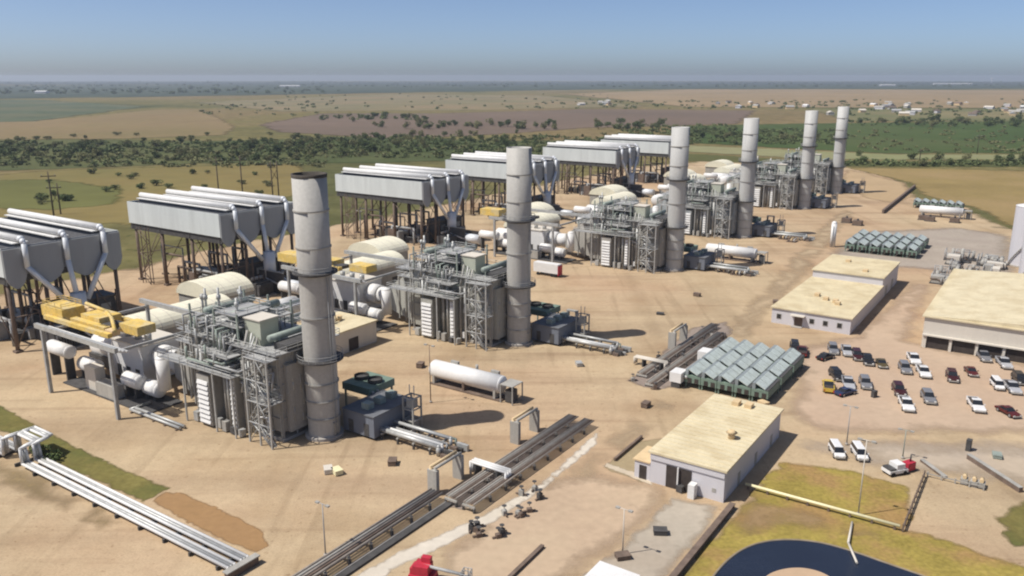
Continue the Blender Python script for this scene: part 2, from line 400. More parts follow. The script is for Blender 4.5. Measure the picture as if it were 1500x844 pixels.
def make_stack():
    t = plant('exhaust_stack', 'x', 'chimney', 0, 0, 'exhaust stacks in one row')
    MB().lathe((0, 0, 0), [(2.72, 0), (2.72, 14)], 40).build('lower_shell', M['stack'], t)
    MB().lathe((0, 0, 0), [(2.72, 14), (2.72, 29)], 40).build('middle_shell', M['stack'], t)
    MB().lathe((0, 0, 0), [(2.78, 29), (2.78, 45), (2.66, 45), (2.66, 40)], 40).build('upper_shell', M['stack'], t)
    MB().lathe((0, 0, 0), [(2.82, 44.5), (2.86, 45.05), (2.6, 45.05), (2.6, 43)], 40).build('rim', M['soot'], t)
    MB().lathe((0, 0, 0), [(2.65, 43), (2.65, 36), (0, 36)], 24).build('dark_lining', M['soot'], t)
    for z in (3.7, 6.8, 9.9, 21.5, 33.2, 39.2):
        MB().lathe((0, 0, z), [(2.75, -.12), (2.93, -.12), (2.93, .12), (2.75, .12)], 40, False).build('stiffener_ring', M['casing'], t)
    for z, w in ((14, 1.2), (29, 1.0)):
        p = MB().lathe((0, 0, z), [(2.72, -.5), (2.72 + w, -.12), (2.72 + w, .1), (2.74, .1)], 32, False).build('platform', M['dark'], t)
        h = MB()
        n = 20
        for i in range(n):
            a = 2 * math.pi * i / n; b = 2 * math.pi * (i + 1) / n; r = 2.66 + w
            h.cyl((r * math.cos(a), r * math.sin(a), z), (r * math.cos(a), r * math.sin(a), z + 1.1), .045, n=4, caps=False)
            for k in (.6, 1.1): h.cyl((r * math.cos(a), r * math.sin(a), z + k), (r * math.cos(b), r * math.sin(b), z + k), .045, n=4, caps=False)
        h.build('handrail', M['steel'], p)
    l = MB()
    for s in (-.3, .3): l.cyl((s, -2.98, 0), (s, -2.98, 29), .06, n=4)
    for i in range(56): l.cyl((-.3, -2.98, .5 + i * .5), (.3, -2.98, .5 + i * .5), .035, n=4, caps=False)
    l.build('ladder', M['steel'], t)
    MB().lathe((0, 0, 0), [(3.3, 0), (3.3, .5), (2.7, .6)], 32, False).build('foundation', M['concrete'], t)
    MB().box(-.6, .6, -2.95, -2.5, 1, 2.9).build('access_door', M['casing'], t)
    return t

def make_hrsg():
    t = plant('heat_recovery_boiler', 'x', 'boiler', 0, 0, 'boilers beside the stacks')
    rs = random.Random(3)
    c = MB().box(-6, 6, 3.6, 26.5, 1.6, 15.4)
    c.box(-5, 5, 2.6, 3.6, 1.6, 13.5)
    cas = c.build('casing', M['casing'], t)
    r = MB()
    for v in [3.7 + i * 2.28 for i in range(11)]:
        for s in (-6.12, 6.12): r.box(s - .12, s + .12, v - .12, v + .12, .0, 15.4)
    for z in (4, 7, 10, 13):
        r.box(-6.22, -6.0, 3.7, 26.4, z - .1, z + .1)
        r.box(-5.9, 5.9, 3.42, 3.6, z - .1, z + .1)
    for u in (-5.9, -3, 0, 3, 5.9): r.box(u - .12, u + .12, 3.38, 3.6, 0, 15.4)
    r.build('stiffener', M['casing'], cas)
    B(-6.3, 6.3, 3.2, 27, 0, .5).build('foundation', M['concrete'], t)
    # front modules with louvred faces
    for v0, v1, u0, z1 in ((18.0, 21.4, -9.4, 9.8), (12.2, 13.6, -8.4, 10.5)):
        b = B(u0, -6.3, v0, v1, .4, z1).build('side_module', M['casing'], t)
        lv = MB()
        for i in range(int((z1 - 1) / .9)):
            z = .9 + i * .9
            lv.hexa([(u0 - .02, v0 + .25, z), (u0 - .02, v1 - .25, z), (u0 - .02, v1 - .25, z + .6), (u0 - .02, v0 + .25, z + .6)],
                    [(u0 - .32, v0 + .25, z - .05), (u0 - .32, v1 - .25, z - .05), (u0 - .1, v1 - .25, z + .6), (u0 - .1, v0 + .25, z + .6)])
        lv.build('louvre', M['white'], b)
    # inlet duct towards the turbine
    d = MB()
    d.hexa([(-5.6, 26.5, 1.8), (5.6, 26.5, 1.8), (5.6, 26.5, 15.2), (-5.6, 26.5, 15.2)], [(-3.4, 34.5, 2.6), (3.4, 34.5, 2.6), (3.4, 34.5, 10.5), (-3.4, 34.5, 10.5)])
    d.hexa([(-3.4, 34.5, 2.6), (3.4, 34.5, 2.6), (3.4, 34.5, 10.5), (-3.4, 34.5, 10.5)], [(-2.2, 39, 3), (2.2, 39, 3), (2.2, 39, 7.8), (-2.2, 39, 7.8)])
    d.build('inlet_duct', M['casing'], t)
    dr = MB()
    for k, (y, s) in enumerate(((27.3, 6.0), (30, 5.0), (33, 4.0))):
        z1 = 15.4 - k * 1.7
        for uu in (-s, s): dr.box(uu - .15, uu + .15, y - .15, y + .15, 1.5, z1)
        dr.box(-s, s, y - .15, y + .15, z1, z1 + .3)
    dr.build('duct_stiffener', M['casing'], t)
    # platforms and their rails
    def plat(x0, x1, y0, y1, z):
        p = B(x0, x1, y0, y1, z - .16, z).build('platform', M['steel'], t)
        MB().rail(x0, x1, y0, y1, z).build('handrail', M['pipe'], p)
    plat(-10.0, -6.1, 11, 25, 11.0)
    plat(-10.0, -7.2, 25.05, 31.5, 11.0)
    plat(-7.2, 7.2, 2.6, 27, 15.75)
    plat(-6.5, 5.5, 12.6, 26, 18.6)
    plat(-9.2, -6.3, 2.6, 8.4, 15.2)
    plat(-6.2, -2.2, 20.5, 31.5, 13.2)
    plat(-8.8, -6.3, 2.8, 8.2, 7.6)
    plat(-6.4, 1, 13, 19, 20.6)
    plat(-4.4, 4.4, 27.2, 33.5, 14.6)
    plat(-9.4, -6.2, 12.4, 20, 14.0)
    # columns in front
    for v in (2.7, 5.5, 8.3, 11.2, 16.3, 24.8):
        B(-9.3 if v < 9 else -9.9, -9.05 if v < 9 else -9.65, v - .13, v + .13, 0, 15.2 if v < 9 else 11).build('column', M['pipe'], t)
    for v in (12.8, 19, 25.8):
        for u in (-6.4, 5.4): B(u - .15, u + .15, v - .15, v + .15, 15.75, 21).build('column', M['green'], t)
    br = MB()
    for z0, z1 in ((0, 3.8), (3.8, 7.6), (7.6, 11.4), (11.4, 15.2)):
        br.bar((-9.18, 2.7, z0), (-9.18, 5.5, z1), .12); br.bar((-9.18, 8.3, z0), (-9.18, 5.5, z1), .12)
        br.bar((-9.18, 2.7, z1), (-9.18, 8.3, z1), .18)
    br.build('bracing', M['steel'], t)
    # zigzag stairs
    for k in range(4):
        z0 = k * 3.8; a, b = (3.1, 7.9) if k % 2 == 0 else (7.9, 3.1)
        s = MB()
        for uu in (-8.9, -7.9): s.bar((uu, a, z0), (uu, b, z0 + 3.8), .22)
        for i in range(16):
            q = i / 15; s.box(-8.9, -7.9, a + (b - a) * q - .14, a + (b - a) * q + .14, z0 + 3.8 * q - .03, z0 + 3.8 * q + .03)
        for uu in (-8.9, -7.9): s.cyl((uu, a, z0 + 1), (uu, b, z0 + 4.8), .06, n=4)
        s.build('stair_flight', M['pipe'], t)
    # drums on the roof
    for v, z, rr in ((6.3, 17.6, .6), (16.2, 20.0, .7), (23, 19.8, .65)):
        dm = MB().cyl((-5.2, v, z), (5.2, v, z), rr, n=14).ball((-5.2, v, z), rr, 12, 6, .5).ball((5.2, v, z), rr, 12, 6, .5)
        d = dm.build('steam_drum', M['green'], t)
        for q in (-3.5, 3.5): B(q - .2, q + .2, v - .6, v + .6, 15.75, z - rr * .5).build('saddle', M['green'], d)
    ph = B(-5.2, -1.4, 8.4, 12.4, 15.76, 20.2).build('penthouse', mat('penthouse_cladding', (.40, .42, .34), .7, 0, .06), t)
    B(-5.4, -1.2, 8.2, 12.6, 20.2, 20.4).build('roof', M['creamwall'], ph)
    B(-4.6, 4.4, 2.9, 6.0, 15.76, 16.9).build('roof_duct', M['dark'], t)
    # pipework: vertical downcomers, headers and risers
    for i in range(9):
        u = -6.7 - rs.random() * 1.9; v = [8.9, 9.6, 10.3, 11.4, 14.3, 15.1, 15.9, 16.8, 22.5][i]
        MB().tube([(u, v, .4), (u, v, 13.4), (-5.5, v, 16.3 + rs.random() * 2)], .16 + .14 * rs.random(), 8).build('downcomer', M['pipe'] if i % 3 else M['casing'], t)
    for i in range(48):
        u = rs.uniform(-6.5, 5); v = rs.uniform(13, 26); z = rs.uniform(16.2, 19.8); L = rs.uniform(3, 9); r_ = rs.uniform(.1, .24)
        if i % 2: pts = [(u, v, 15.7), (u, v, z), (u, min(27, v + L), z), (u, min(27, v + L), z - 1.5)]
        else: pts = [(u, v, 15.7), (u, v, z), (max(-8, u - L), v, z), (max(-8, u - L), v, z - 3)]
        MB().tube(pts, r_, 7).build('pipe', M[('green', 'pipe', 'steel')[i % 3]], t)
    for i in range(16):
        z = 9.6 + .55 * (i % 8); v0 = rs.uniform(9, 19); L = rs.uniform(4, 7); u = -6.5 - .5 * (i % 7)
        MB().tube([(-6, v0, z), (u, v0, z), (u, v0 + L, z), (u, v0 + L, z + rs.uniform(1, 3))], rs.uniform(.12, .26), 7).build('header_pipe', M[('green', 'steel', 'pipe')[i % 3]], t)
    for i in range(20):
        u = rs.uniform(-6.2, 4.5); v = rs.uniform(12.6, 26); h = rs.uniform(.8, 2.6)
        B(u, u + rs.uniform(.6, 1.8), v, v + rs.uniform(.6, 1.8), 15.76, 15.76 + h).build('cabinet', M[('green', 'casing', 'dark', 'creamwall')[i % 4]], t)
    for i in range(6):
        u = rs.uniform(-5, 4); v = rs.uniform(12, 26)
        MB().cyl((u, v, 18.6), (u, v, 21.6 + rs.random() * 2), .22, n=8).cyl((u, v, 21.4), (u, v, 22.2), .4, n=8).build('vent_silencer', M['pipe'], t)
    for i in range(14):
        v = rs.uniform(3, 17); z = rs.uniform(1, 12)
        MB().tube([(-6.3, v, z), (-6.9 - rs.random(), v, z), (-7.2, v, z + rs.uniform(1, 3)), (-7.2, v + rs.uniform(1, 4), z + 2)], rs.uniform(.1, .2), 7).build('branch_pipe', M[('pipe', 'white', 'steel')[i % 3]], t)
    for i in range(9):
        v = rs.uniform(3, 17); z = rs.uniform(.6, 13)
        B(-7.0, -6.25, v, v + rs.uniform(.6, 1.4), z, z + rs.uniform(.8, 1.8)).build('junction_box', M[('pipe', 'white', 'casing')[i % 3]], t)
    for i in range(8):
        u = rs.uniform(-5.4, 1); z = rs.uniform(2, 11)
        MB().tube([(u, 3.4, z), (u, 2.5, z), (u, 2.5, z + rs.uniform(1, 4)), (u, 3.4, z + 4)], rs.uniform(.08, .16), 6).build('drain_pipe', M[('pipe', 'casing')[i % 2]], t)
    for i in range(7):
        v = 10.5 + i * 2.0; B(-9.0 + rs.uniform(-.3, .3), -8.2, v, v + rs.uniform(.8, 1.4), .2, rs.uniform(1.2, 3.2)).build('pump_skid', M[('pipe', 'dark', 'casing')[i % 3]], t)
    return t

def make_turbine():
    t = plant('gas_turbine', 'x', 'turbine', 0, 0, 'gas turbine units')
    MB().cyl((0, 38.9, 5.3), (0, 43, 5.3), 2.3, 2.0, n=24).build('diffuser', M['white'], t)
    MB().cyl((0, 43, 5.2), (0, 46.5, 5.2), 2.5, 2.5, n=24).build('turbine_casing', M['white'], t)
    e = B(-4.2, 4.2, 46.5, 57, .6, 8.2).build('enclosure', M['white'], t)
    B(-4.4, 4.4, 46.3, 57.2, 8.2, 8.45).build('roof', M['creamwall'], e)
    for v in (47.8, 51, 54.2): B(-4.28, -4.2, v, v + 1.4, .7, 3.2).build('door', M['dark'], e)
    for v in (48, 51.5, 55): MB().cyl((-1.5, v, 8.45), (-1.5, v, 10.2), .7, n=12).build('roof_fan', M['pipe'], e)
    g = MB().cyl((0, 58.5, 4), (0, 68.5, 4), 2.7, n=24).build('generator', M['white'], t)
    B(-2.9, 2.9, 58.2, 68.8, .5, 2.6).build('generator_base', M['dark'], t)
    # white lagged vessels and ducts beside the exhaust end
    for u, v, z, L, r_ in ((-8.6, 40.5, 3.6, 4.2, 1.5), (-7.2, 36.6, 2.4, 3.6, 1.5), (-10.2, 62, 6.0, 7.0, 1.4), (-8, 56.5, 3.2, 5, 1.5)):
        d = MB().cyl((u, v, z), (u, v + L, z), r_, n=18).ball((u, v, z), r_, 16, 8, 1, .4).ball((u, v + L, z), r_, 16, 8, 1, .4).build('lagged_vessel', M['white'], t)
        for q in (.7, L - .7): B(u - .9, u + .9, v + q - .2, v + q + .2, 0, z - r_ * .6).build('saddle', M['dark'], d)
    MB().cyl((-8.0, 33.6, 3.5), (-8.0, 33.6, 9.6), 1.2, n=16).ball((-8, 33.6, 9.6), 1.2, 14, 6, 1, 1, .5).build('standing_vessel', M['white'], t)
    B(-12.4, -5, 33, 62, .02, .28).build('dark_plinth', M['dark'], t)
    B(-12.2, -10, 44, 50, .28, 2.9).build('lube_skid', M['casing'], t)
    B(-11.4, -9.4, 51.2, 55, .28, 5).build('switch_cubicle', M['creamwall'], t)
    return t

def make_crane():
    t = plant('gantry_crane', 'x', 'crane', 0, 0, 'gantries over the turbines')
    for u in (-16.4, 5.6):
        for v in (35.6, 58.8, 72):
            if v == 72: continue
            B(u - .3, u + .3, v - .3, v + .3, 0, 13.0).build('column', M['steel'], t)
    for u, v0, v1 in ((-16.4, 33.5, 61), (5.6, 33.5, 61)):
        MB().box(u - .35, u + .35, v0, v1, 13.0, 13.9).build('runway_beam', M['pipe'], t)
    for v in (36, 58.8): B(-16, 5.2, v - .2, v + .2, 12.2, 12.7).build('cross_beam', M['steel'], t)
    for k in range(3): MB().cyl((-15.4 + k * .7, 34, 12.9 - .2 * k), (-15.4 + k * .7, 61, 12.9 - .2 * k), .26, n=8).build('pipe', M['white'], t)
    # the yellow girders and hoist house laid along the runway
    y = M['yellow']
    for bx in ((-12.4, -11.5, 43, 66, 12.9, 13.7), (-4.9, -4.0, 41, 69.5, 13.0, 13.8)): B(*bx).build('bridge_girder', y, t)
    B(-11.4, -6.8, 60.5, 68.5, 13.1, 15.3).build('hoist_house', y, t)
    for bx in ((-9.6, -5.0, 50.5, 57, 13.1, 14.8), (-8.8, -5.0, 39.2, 45, 13.0, 14.7), (-11.0, -9.7, 46.5, 58.5, 13.1, 14.0)): B(*bx).build('trolley', y, t)
    for bx in ((-11.4, -9.8, 43.2, 45.6, 13.0, 14.0), (-6.7, -5, 59, 67, 13.2, 14.4)): B(*bx).build('cross_tie', M['tan'], t)
    MB().rail(-11.2, -7, 61, 68, 15.3, 1.0).build('handrail', y, t)
    MB().tube([(-12, 41, 14.5), (-9, 47, 15.4), (-6, 54, 14.9), (-5.6, 62, 15.2)], .35, 8).build('boom', y, t)
    B(-10.2, -6.6, 46.9, 49.6, 13.2, 14.0).build('hoist', M['dark'], t)
    return t

def make_vault(L, Wd, H, arch, name, label, u, v):
    """long hall with a curved roof, its axis along u"""
    t = plant(name, label, 'building', u, v, 'cream roofed turbine halls')
    B(0, L, -Wd / 2, Wd / 2, 0, H).build('wall', M['casing'], t)
    pts = []
    n = 14
    for i in range(n + 1):
        a = math.pi * i / n
        pts.append(((Wd / 2 + .3) * math.cos(a), H + arch * math.sin(a)))
    MB().prism(pts, -.4, L + .4, 'x').build('roof', M['vault'], t)
    for k in range(int(L / 3)): MB().prism([(p[0] * 1.006, p[1] + .03) for p in pts], k * 3 + 1., k * 3 + 1.18, 'x').build('roof_rib', M['creamwall'], t)
    for k in range(3): B(L * (k + .6) / 3.4, L * (k + .6) / 3.4 + 2.2, -Wd / 2 - .06, -Wd / 2, .1, 3.2).build('door', M['dark'], t)
    return t

def make_acc():
    t = plant('air_cooled_condenser', 'x', 'condenser', 0, 0, 'air cooled condensers on legs')
    hu, v0, v1, zb, zt = 13.5, -21.5, 21.5, 17.6, 24.0
    MB().box(-hu, -hu + .25, v0, v1, zb, zt).build('wind_wall', M['windwall'], t)
    MB().box(hu - .25, hu, v0, v1, zb, zt).build('wind_wall', M['windwall'], t)
    MB().box(-hu + .25, hu - .25, v1 - .25, v1, zb, zt).build('wind_wall', M['windwall'], t)
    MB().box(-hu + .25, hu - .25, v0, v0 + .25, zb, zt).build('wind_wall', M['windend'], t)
    B(-hu + .3, hu - .3, v0 + .3, v1 - .3, zb - .6, zb - .1).build('fan_deck', M['dark'], t)
    tr = MB()
    for u in (-12.8, -4.5, 4.5, 12.8): tr.box(u - .3, u + .3, v0, v1, zb - 1.9, zb - .62)
    for v in (-20.5, -7, 7, 20.5): tr.box(-13.2, 13.2, v - .25, v + .25, zb - 1.6, zb - .64)
    tr.build('truss', M['dark'], t)
    for su in (-9, 0, 9):
        b = MB().prism([(su - 4.2, zb + .2), (su + 4.2, zb + .2), (su + .5, zt + .9), (su - .5, zt + .9)], v0 + .6, v1 - .6, 'y')
        b.build('tube_bundle', M['fin'], t)
        d = MB().cyl((su, v0 + .0, zt + 1.5), (su, v1 - .4, zt + 1.5), .75, n=14)
        dd = d.build('steam_duct', M['white'], t)
        B(su - 1.7, su + 1.7, v0 + .3, v1 - .5, zt + .55, zt + .75).build('walkway', M['white'], t)
        r = MB().ball((su, v0, zt + 1.5), .8, 12, 8)
        r.tube([(su, v0 - .2, zt + 1.5), (su, v0 - 1.2, zt + .6), (su, v0 - 1.2, zt - 4.6), (su * .25 + .8, v0 - 1.8, 9.5)], .58, 12)
        r.build('riser', M['duct'], dd)
        for k in range(4):
            f = MB().cyl((su, v0 + 5.5 + k * 10.5, zb - 1.3), (su, v0 + 5.5 + k * 10.5, zb - .62), 3.6, n=16, caps=False)
            f.cyl((su, v0 + 5.5 + k * 10.5, zb - 1.3), (su, v0 + 5.5 + k * 10.5, zb - 1.0), .5, n=8)
            f.build('fan_ring', M['fin'], t)
    MB().tube([(.9, v0 - 1.8, 11.5), (.9, v0 - 1.8, 4.0), (.9, v0 - 8, 2.6), (.9, v0 - 15, 2.6)], 1.7, 16).build('main_duct', M['duct'], t)
    for su, hw in ((-11.2, 2.2), (-4.5, 3.7), (4.5, 3.7), (11.2, 2.2)):
        pts = [(su - hw, zt - .3), (su + hw, zt - .3), (su + hw, zb - .2), (su + hw * .72, zb - 1.7), (su + hw * .2, zb - 2.8), (su - hw * .2, zb - 2.8), (su - hw * .72, zb - 1.7), (su - hw, zb - .2)]
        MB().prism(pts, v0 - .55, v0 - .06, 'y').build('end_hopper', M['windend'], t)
    for u in (-12.4, -4.4, 4.4, 12.4):
        for v in (-20, -7, 7, 20):
            MB().cyl((u, v, 0), (u, v, zb - 1.6), .45, n=10).box(u - .8, u + .8, v - .8, v + .8, 0, .5).build('leg', M['brown'], t)
    for u in (-12.4, -4.4, 4.4, 12.4):
        for q in (-1, 1): MB().bar((u, q * 20, 1), (u, q * 7, 15.6), .22).build('brace', M['brown'], t)
    for v in (-20, 20):
        for q in (-1, 1): MB().bar((q * 12.4, v, 1), (q * 4.4, v, 15.6), .22).build('brace', M['brown'], t)
        MB().bar((-12.4, v, 8), (12.4, v, 8), .2).build('tie_beam', M['brown'], t)
    s = MB()
    for k in range(5):
        z0 = k * 3.2; a, c = (11.5, 15.5) if k % 2 == 0 else (15.5, 11.5)
        s.bar((-13.9, a, z0), (-13.9, c, z0 + 3.2), .2); s.bar((-14.8, a, z0), (-14.8, c, z0 + 3.2), .2)
    for a in (11.5, 15.5): s.box(-14.9, -14.7, a - .1, a + .1, 0, 17); s.box(-14.0, -13.8, a - .1, a + .1, 0, 17)
    s.build('stair', M['brown'], t)
    rs = random.Random(9)
    for i in range(20):
        u = rs.uniform(-12, 9); v = rs.uniform(-20, 12); h = rs.uniform(1.5, 5.5)
        B(u, u + rs.uniform(1.5, 4), v, v + rs.uniform(2, 5), 0, h).build('pump_house', M[('brown', 'dark', 'steel', 'dark')[i % 4]], t)
    for i in range(10):
        u = rs.uniform(-12, 8); v = rs.uniform(-20, 5); z = rs.uniform(3, 11); L = rs.uniform(5, 14)
        MB().tube([(u, v, .1), (u, v, z), (u, v + L, z), (u, v + L, .1)], rs.uniform(.2, .4), 8).build('pipe', M[('brown', 'pipe', 'steel')[i % 3]], t)
    MB().cyl((-3, -10, 3.2), (-3, 2, 3.2), 1.5, n=14).build('condensate_tank', M['pipe'], t)
    return t

def make_transformer():
    t = plant('transformer', 'x', 'transformer', 0, 0, 'transformers below the condensers')
    B(-2.6, 2.6, -1.6, 1.6, .4, 4.2).build('tank', M['dark'], t)
    for s in (-1, 1):
        r = MB()
        for i in range(9): r.box(-2.4 + i * .58, -2.2 + i * .58, s * 1.62, s * 2.7, .8, 3.8)
        r.build('radiator', M['fin'], t)
    for u in (-1.6, 0, 1.6):
        MB().cyl((u, 0, 4.2), (u, 0, 6), .22, .12, n=8).build('bushing', M['brown'], t)
    MB().cyl((-1.8, .9, 5), (1.8, .9, 5), .5, n=10).build('conservator', M['casing'], t)
    B(-3.4, 3.4, -3.2, 3.2, 0, .4).build('plinth', M['concrete'], t)
    return t

def make_shade_block():
    t = plant('shade_block', 'x', 'building', 0, 0, 'dark blocks added as shade below the condensers')
    B(-7, 7, -3, 3, .5, 8.2).build('wall', M['dark'], t)  # dark block added to stand for the shaded mass under the condenser
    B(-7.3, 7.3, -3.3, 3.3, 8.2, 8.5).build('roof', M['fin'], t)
    for u in (-7.2, -2.4, 2.4, 7.2): B(u - .2, u + .2, -3.5, -3.1, 0, 9.6).build('column', M['brown'], t)
    for u in (-4.5, 0, 4.5): B(u - 1.2, u + 1.2, -3.06, -3, 4.8, 6.6).build('louvre', M['casing'], t)
    return t

def make_firewall():
    t = plant('blast_wall', 'x', 'wall', 0, 0, 'dark blast walls by the transformers')
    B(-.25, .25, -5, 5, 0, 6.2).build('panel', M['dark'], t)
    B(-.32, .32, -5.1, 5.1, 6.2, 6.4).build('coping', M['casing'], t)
    return t

def make_ebox():
    t = plant('switchgear_cabin', 'x', 'cabin', 0, 0, 'switchgear cabins by the stacks')
    B(-5, 5, -3.6, 3.6, .5, 4.3).build('wall', mat('shade_toned_cladding', (.15, .165, .195), .6, 0, .08, .4), t)  # wall colour darkened to carry the stack's shade
    B(-5.2, 5.2, -3.8, 3.8, 4.3, 4.5).build('roof', mat('shade_toned_roof', (.14, .145, .155), .8), t)  # roof colour darkened for the same stack shade
    for v in (-2.4, 1.2): B(-5.06, -5, v, v + 1.1, .6, 2.8).build('door', M['dark'], t)
    for k in range(3): B(-3.5 + k * 3, -2 + k * 3, -1, .6, 4.5, 5.6).build('air_conditioner', M['green'], t)
    for k in range(4): B(-4.4 + k * 2.4, -4.1 + k * 2.4, -3.4, -3.1, 0, .5).build('foot', M['dark'], t)
    return t

def make_cooler_stand():
    t = plant('fin_fan_cooler', 'x', 'cooler', 0, 0, 'green fin fan coolers behind the stacks')
    for u in (-3, 3):
        for v in (-3, 3): B(u - .15, u + .15, v - .15, v + .15, 0, 5).build('leg', M['green'], t)
    B(-3.4, 3.4, -3.4, 3.4, 4, 5.4).build('bundle', M['coolgreen'], t)
    for v in (-1.7, 1.7): MB().cyl((0, v, 5.4), (0, v, 6.1), 1.4, n=14, caps=False).cyl((0, v, 5.5), (0, v, 5.6), 1.35, n=14).build('fan', M['dark'], t)
    MB().tube([(-2.6, -3.6, 1), (-2.6, -3.6, 4.6), (-2.6, -3, 4.6)], .2).tube([(-1.4, -3.6, 1), (-1.4, -3.6, 4.6), (-1.4, -3, 4.6)], .2).build('pipe', M['pipe'], t)
    return t

def make_gate_tower():
    t = plant('pipe_tower', 'x', 'tower', 0, 0, 'small steel towers by the stacks')
    for u in (-1.1, 1.1):
        for v in (-1.1, 1.1): B(u - .13, u + .13, v - .13, v + .13, 0, 6.2).build('post', M['casing'], t)
    for z in (1.8, 3.9, 6.0):
        f = MB()
        for s in (-1.1, 1.1): f.box(-1.1, 1.1, s - .1, s + .1, z, z + .2); f.box(s - .1, s + .1, -1.0, 1.0, z + .002, z + .19)
        f.build('frame', M['casing'], t)
    MB().box(-.8, .8, -.8, .8, .1, 1.7).build('cabinet', M['casing'], t)
    MB().box(-.7, .7, -.7, .7, 4.1, 5.6).build('junction_box', M['casing'], t)
    for v in (-.5, .5): MB().cyl((0, v, 6.2), (0, v, 8.2), .09, n=6).build('mast', M['pipe'], t)
    return t

def make_skid():
    t = plant('pipe_skid', 'x', 'pipes', 0, 0, 'pipe skids in front of the stacks')
    for k, (u, z) in enumerate(((0, 1.6), (.9, 1.6), (2.2, 1.3), (3.2, 1.9), (4.6, 1.2))):
        MB().tube([(u, -8.5, .2), (u, -8.5, z), (u, 5.5, z), (u, 5.5, .2)], (.42, .3, .24, .3, .22)[k], 10).build('pipe', M[('pipe', 'white', 'steel', 'pipe', 'green')[k]], t)
    for v in (-7, -3.5, 0, 3.5):
        B(-.6, 5.2, v - .18, v + .18, .9, 1.15).build('sleeper', M['casing'], t)
        for u in (-.4, 5): B(u - .15, u + .15, v - .15, v + .15, 0, .9).build('post', M['dark'], t)
    for k in range(7):
        u = -.5 + k * .85; B(u, u + .55, -10.5 - (k % 3) * .5, -9.2, 0, .7 + .4 * (k % 2)).build('valve', M[('brown', 'dark', 'pipe')[k % 3]], t)
    return t

S0 = make_stack(); H0 = make_hrsg(); T0 = make_turbine(); C0 = make_crane(); A0 = make_acc()
X0 = make_transformer(); F0 = make_firewall(); Q0 = make_shade_block(); E0 = make_ebox(); K0 = make_cooler_stand(); P0 = make_gate_tower(); D0 = make_skid()
ACC_U = [4.6, 60.2, 145, 212.5, 295, 360]
lab = {
 'stack': ['tall grey exhaust stack nearest the camera with a soot dark rim', 'second nearest grey exhaust stack beyond the white horizontal tank', 'third nearest exhaust stack at the middle of the row',
           'fourth exhaust stack counted from the camera', 'fifth exhaust stack, nearer one of the two farthest', 'farthest exhaust stack at the end of the row'],
}
for i, u in enumerate(TR):
    first = i == 0
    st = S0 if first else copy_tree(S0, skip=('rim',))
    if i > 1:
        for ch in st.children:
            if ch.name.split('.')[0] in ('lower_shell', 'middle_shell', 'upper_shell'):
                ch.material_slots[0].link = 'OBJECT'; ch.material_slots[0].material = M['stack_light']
    put(st, u, 0, lab['stack'][i])
    h = H0 if first else copy_tree(H0, skip=('pump_skid', 'cabinet') if i > 3 else ()); put(h, u, 0, 'grey boiler casing wrapped in pipes and stairs beside the stack ' + ORD[i])
    if not first:
        rv = random.Random(100 + i)
        for ch in list(h.children):
            nm = ch.name.split('.')[0]
            if nm in ('pipe', 'cabinet', 'vent_silencer', 'branch_pipe', 'junction_box', 'header_pipe') and rv.random() < .3: bpy.data.objects.remove(ch)
            elif nm in ('casing', 'side_module', 'inlet_duct') and i != 2:
                ch.material_slots[0].link = 'OBJECT'; ch.material_slots[0].material = M[('casing', 'casing_pale', 'casing', 'casing_blue', 'casing_pale', 'casing_blue')[i]]
    t = T0 if first else copy_tree(T0); put(t, u, 0, 'white gas turbine unit in the train of the stack ' + ORD[i])
    a = A0 if first else copy_tree(A0); put(a, ACC_U[i], 109.5, 'white ducted condenser on brown legs, ' + ORD[i] + ' in its row')
    if i < 3:
        c = C0 if first else copy_tree(C0, skip=() if i == 0 else ('bridge_girder', 'handrail', 'boom', 'cross_tie') + (('trolley',) if i == 2 else ())); put(c, u, 0, ['yellow girder gantry over the turbine nearest the camera', 'gantry with small yellow hoist house over the second turbine', 'gantry over the third turbine, partly hidden by pipework'][i])
    for k in range(2):
        x = X0 if first and k == 0 else copy_tree(X0); put(x, ACC_U[i] - 5 + k * 9.5, 84, ('left' if k == 0 else 'right') + ' dark transformer at the foot of the condenser ' + ORD[i])
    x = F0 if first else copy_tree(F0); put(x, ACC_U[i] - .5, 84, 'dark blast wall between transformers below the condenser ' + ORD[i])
    x = Q0 if first else copy_tree(Q0); put(x, ACC_U[i] + 4.5, 92.5, 'dark tall block added as shade under the condenser ' + ORD[i])
    e = E0 if first else copy_tree(E0); put(e, u + 7.6, -5.6, 'low blue grey cabin in the shade of the stack ' + ORD[i])
    k_ = K0 if first else copy_tree(K0); put(k_, u + 13.2, 2.0, 'green fin fan cooler behind the stack ' + ORD[i])
    p = P0 if first else copy_tree(P0); put(p, u + 10.2, -11.2, 'small steel tower beside the cabin of the stack ' + ORD[i])
    if i < 4:
        d = D0 if first else copy_tree(D0); put(d, u + 4.4, -13.2, 'grey pipe skid on the gravel before the stack ' + ORD[i])

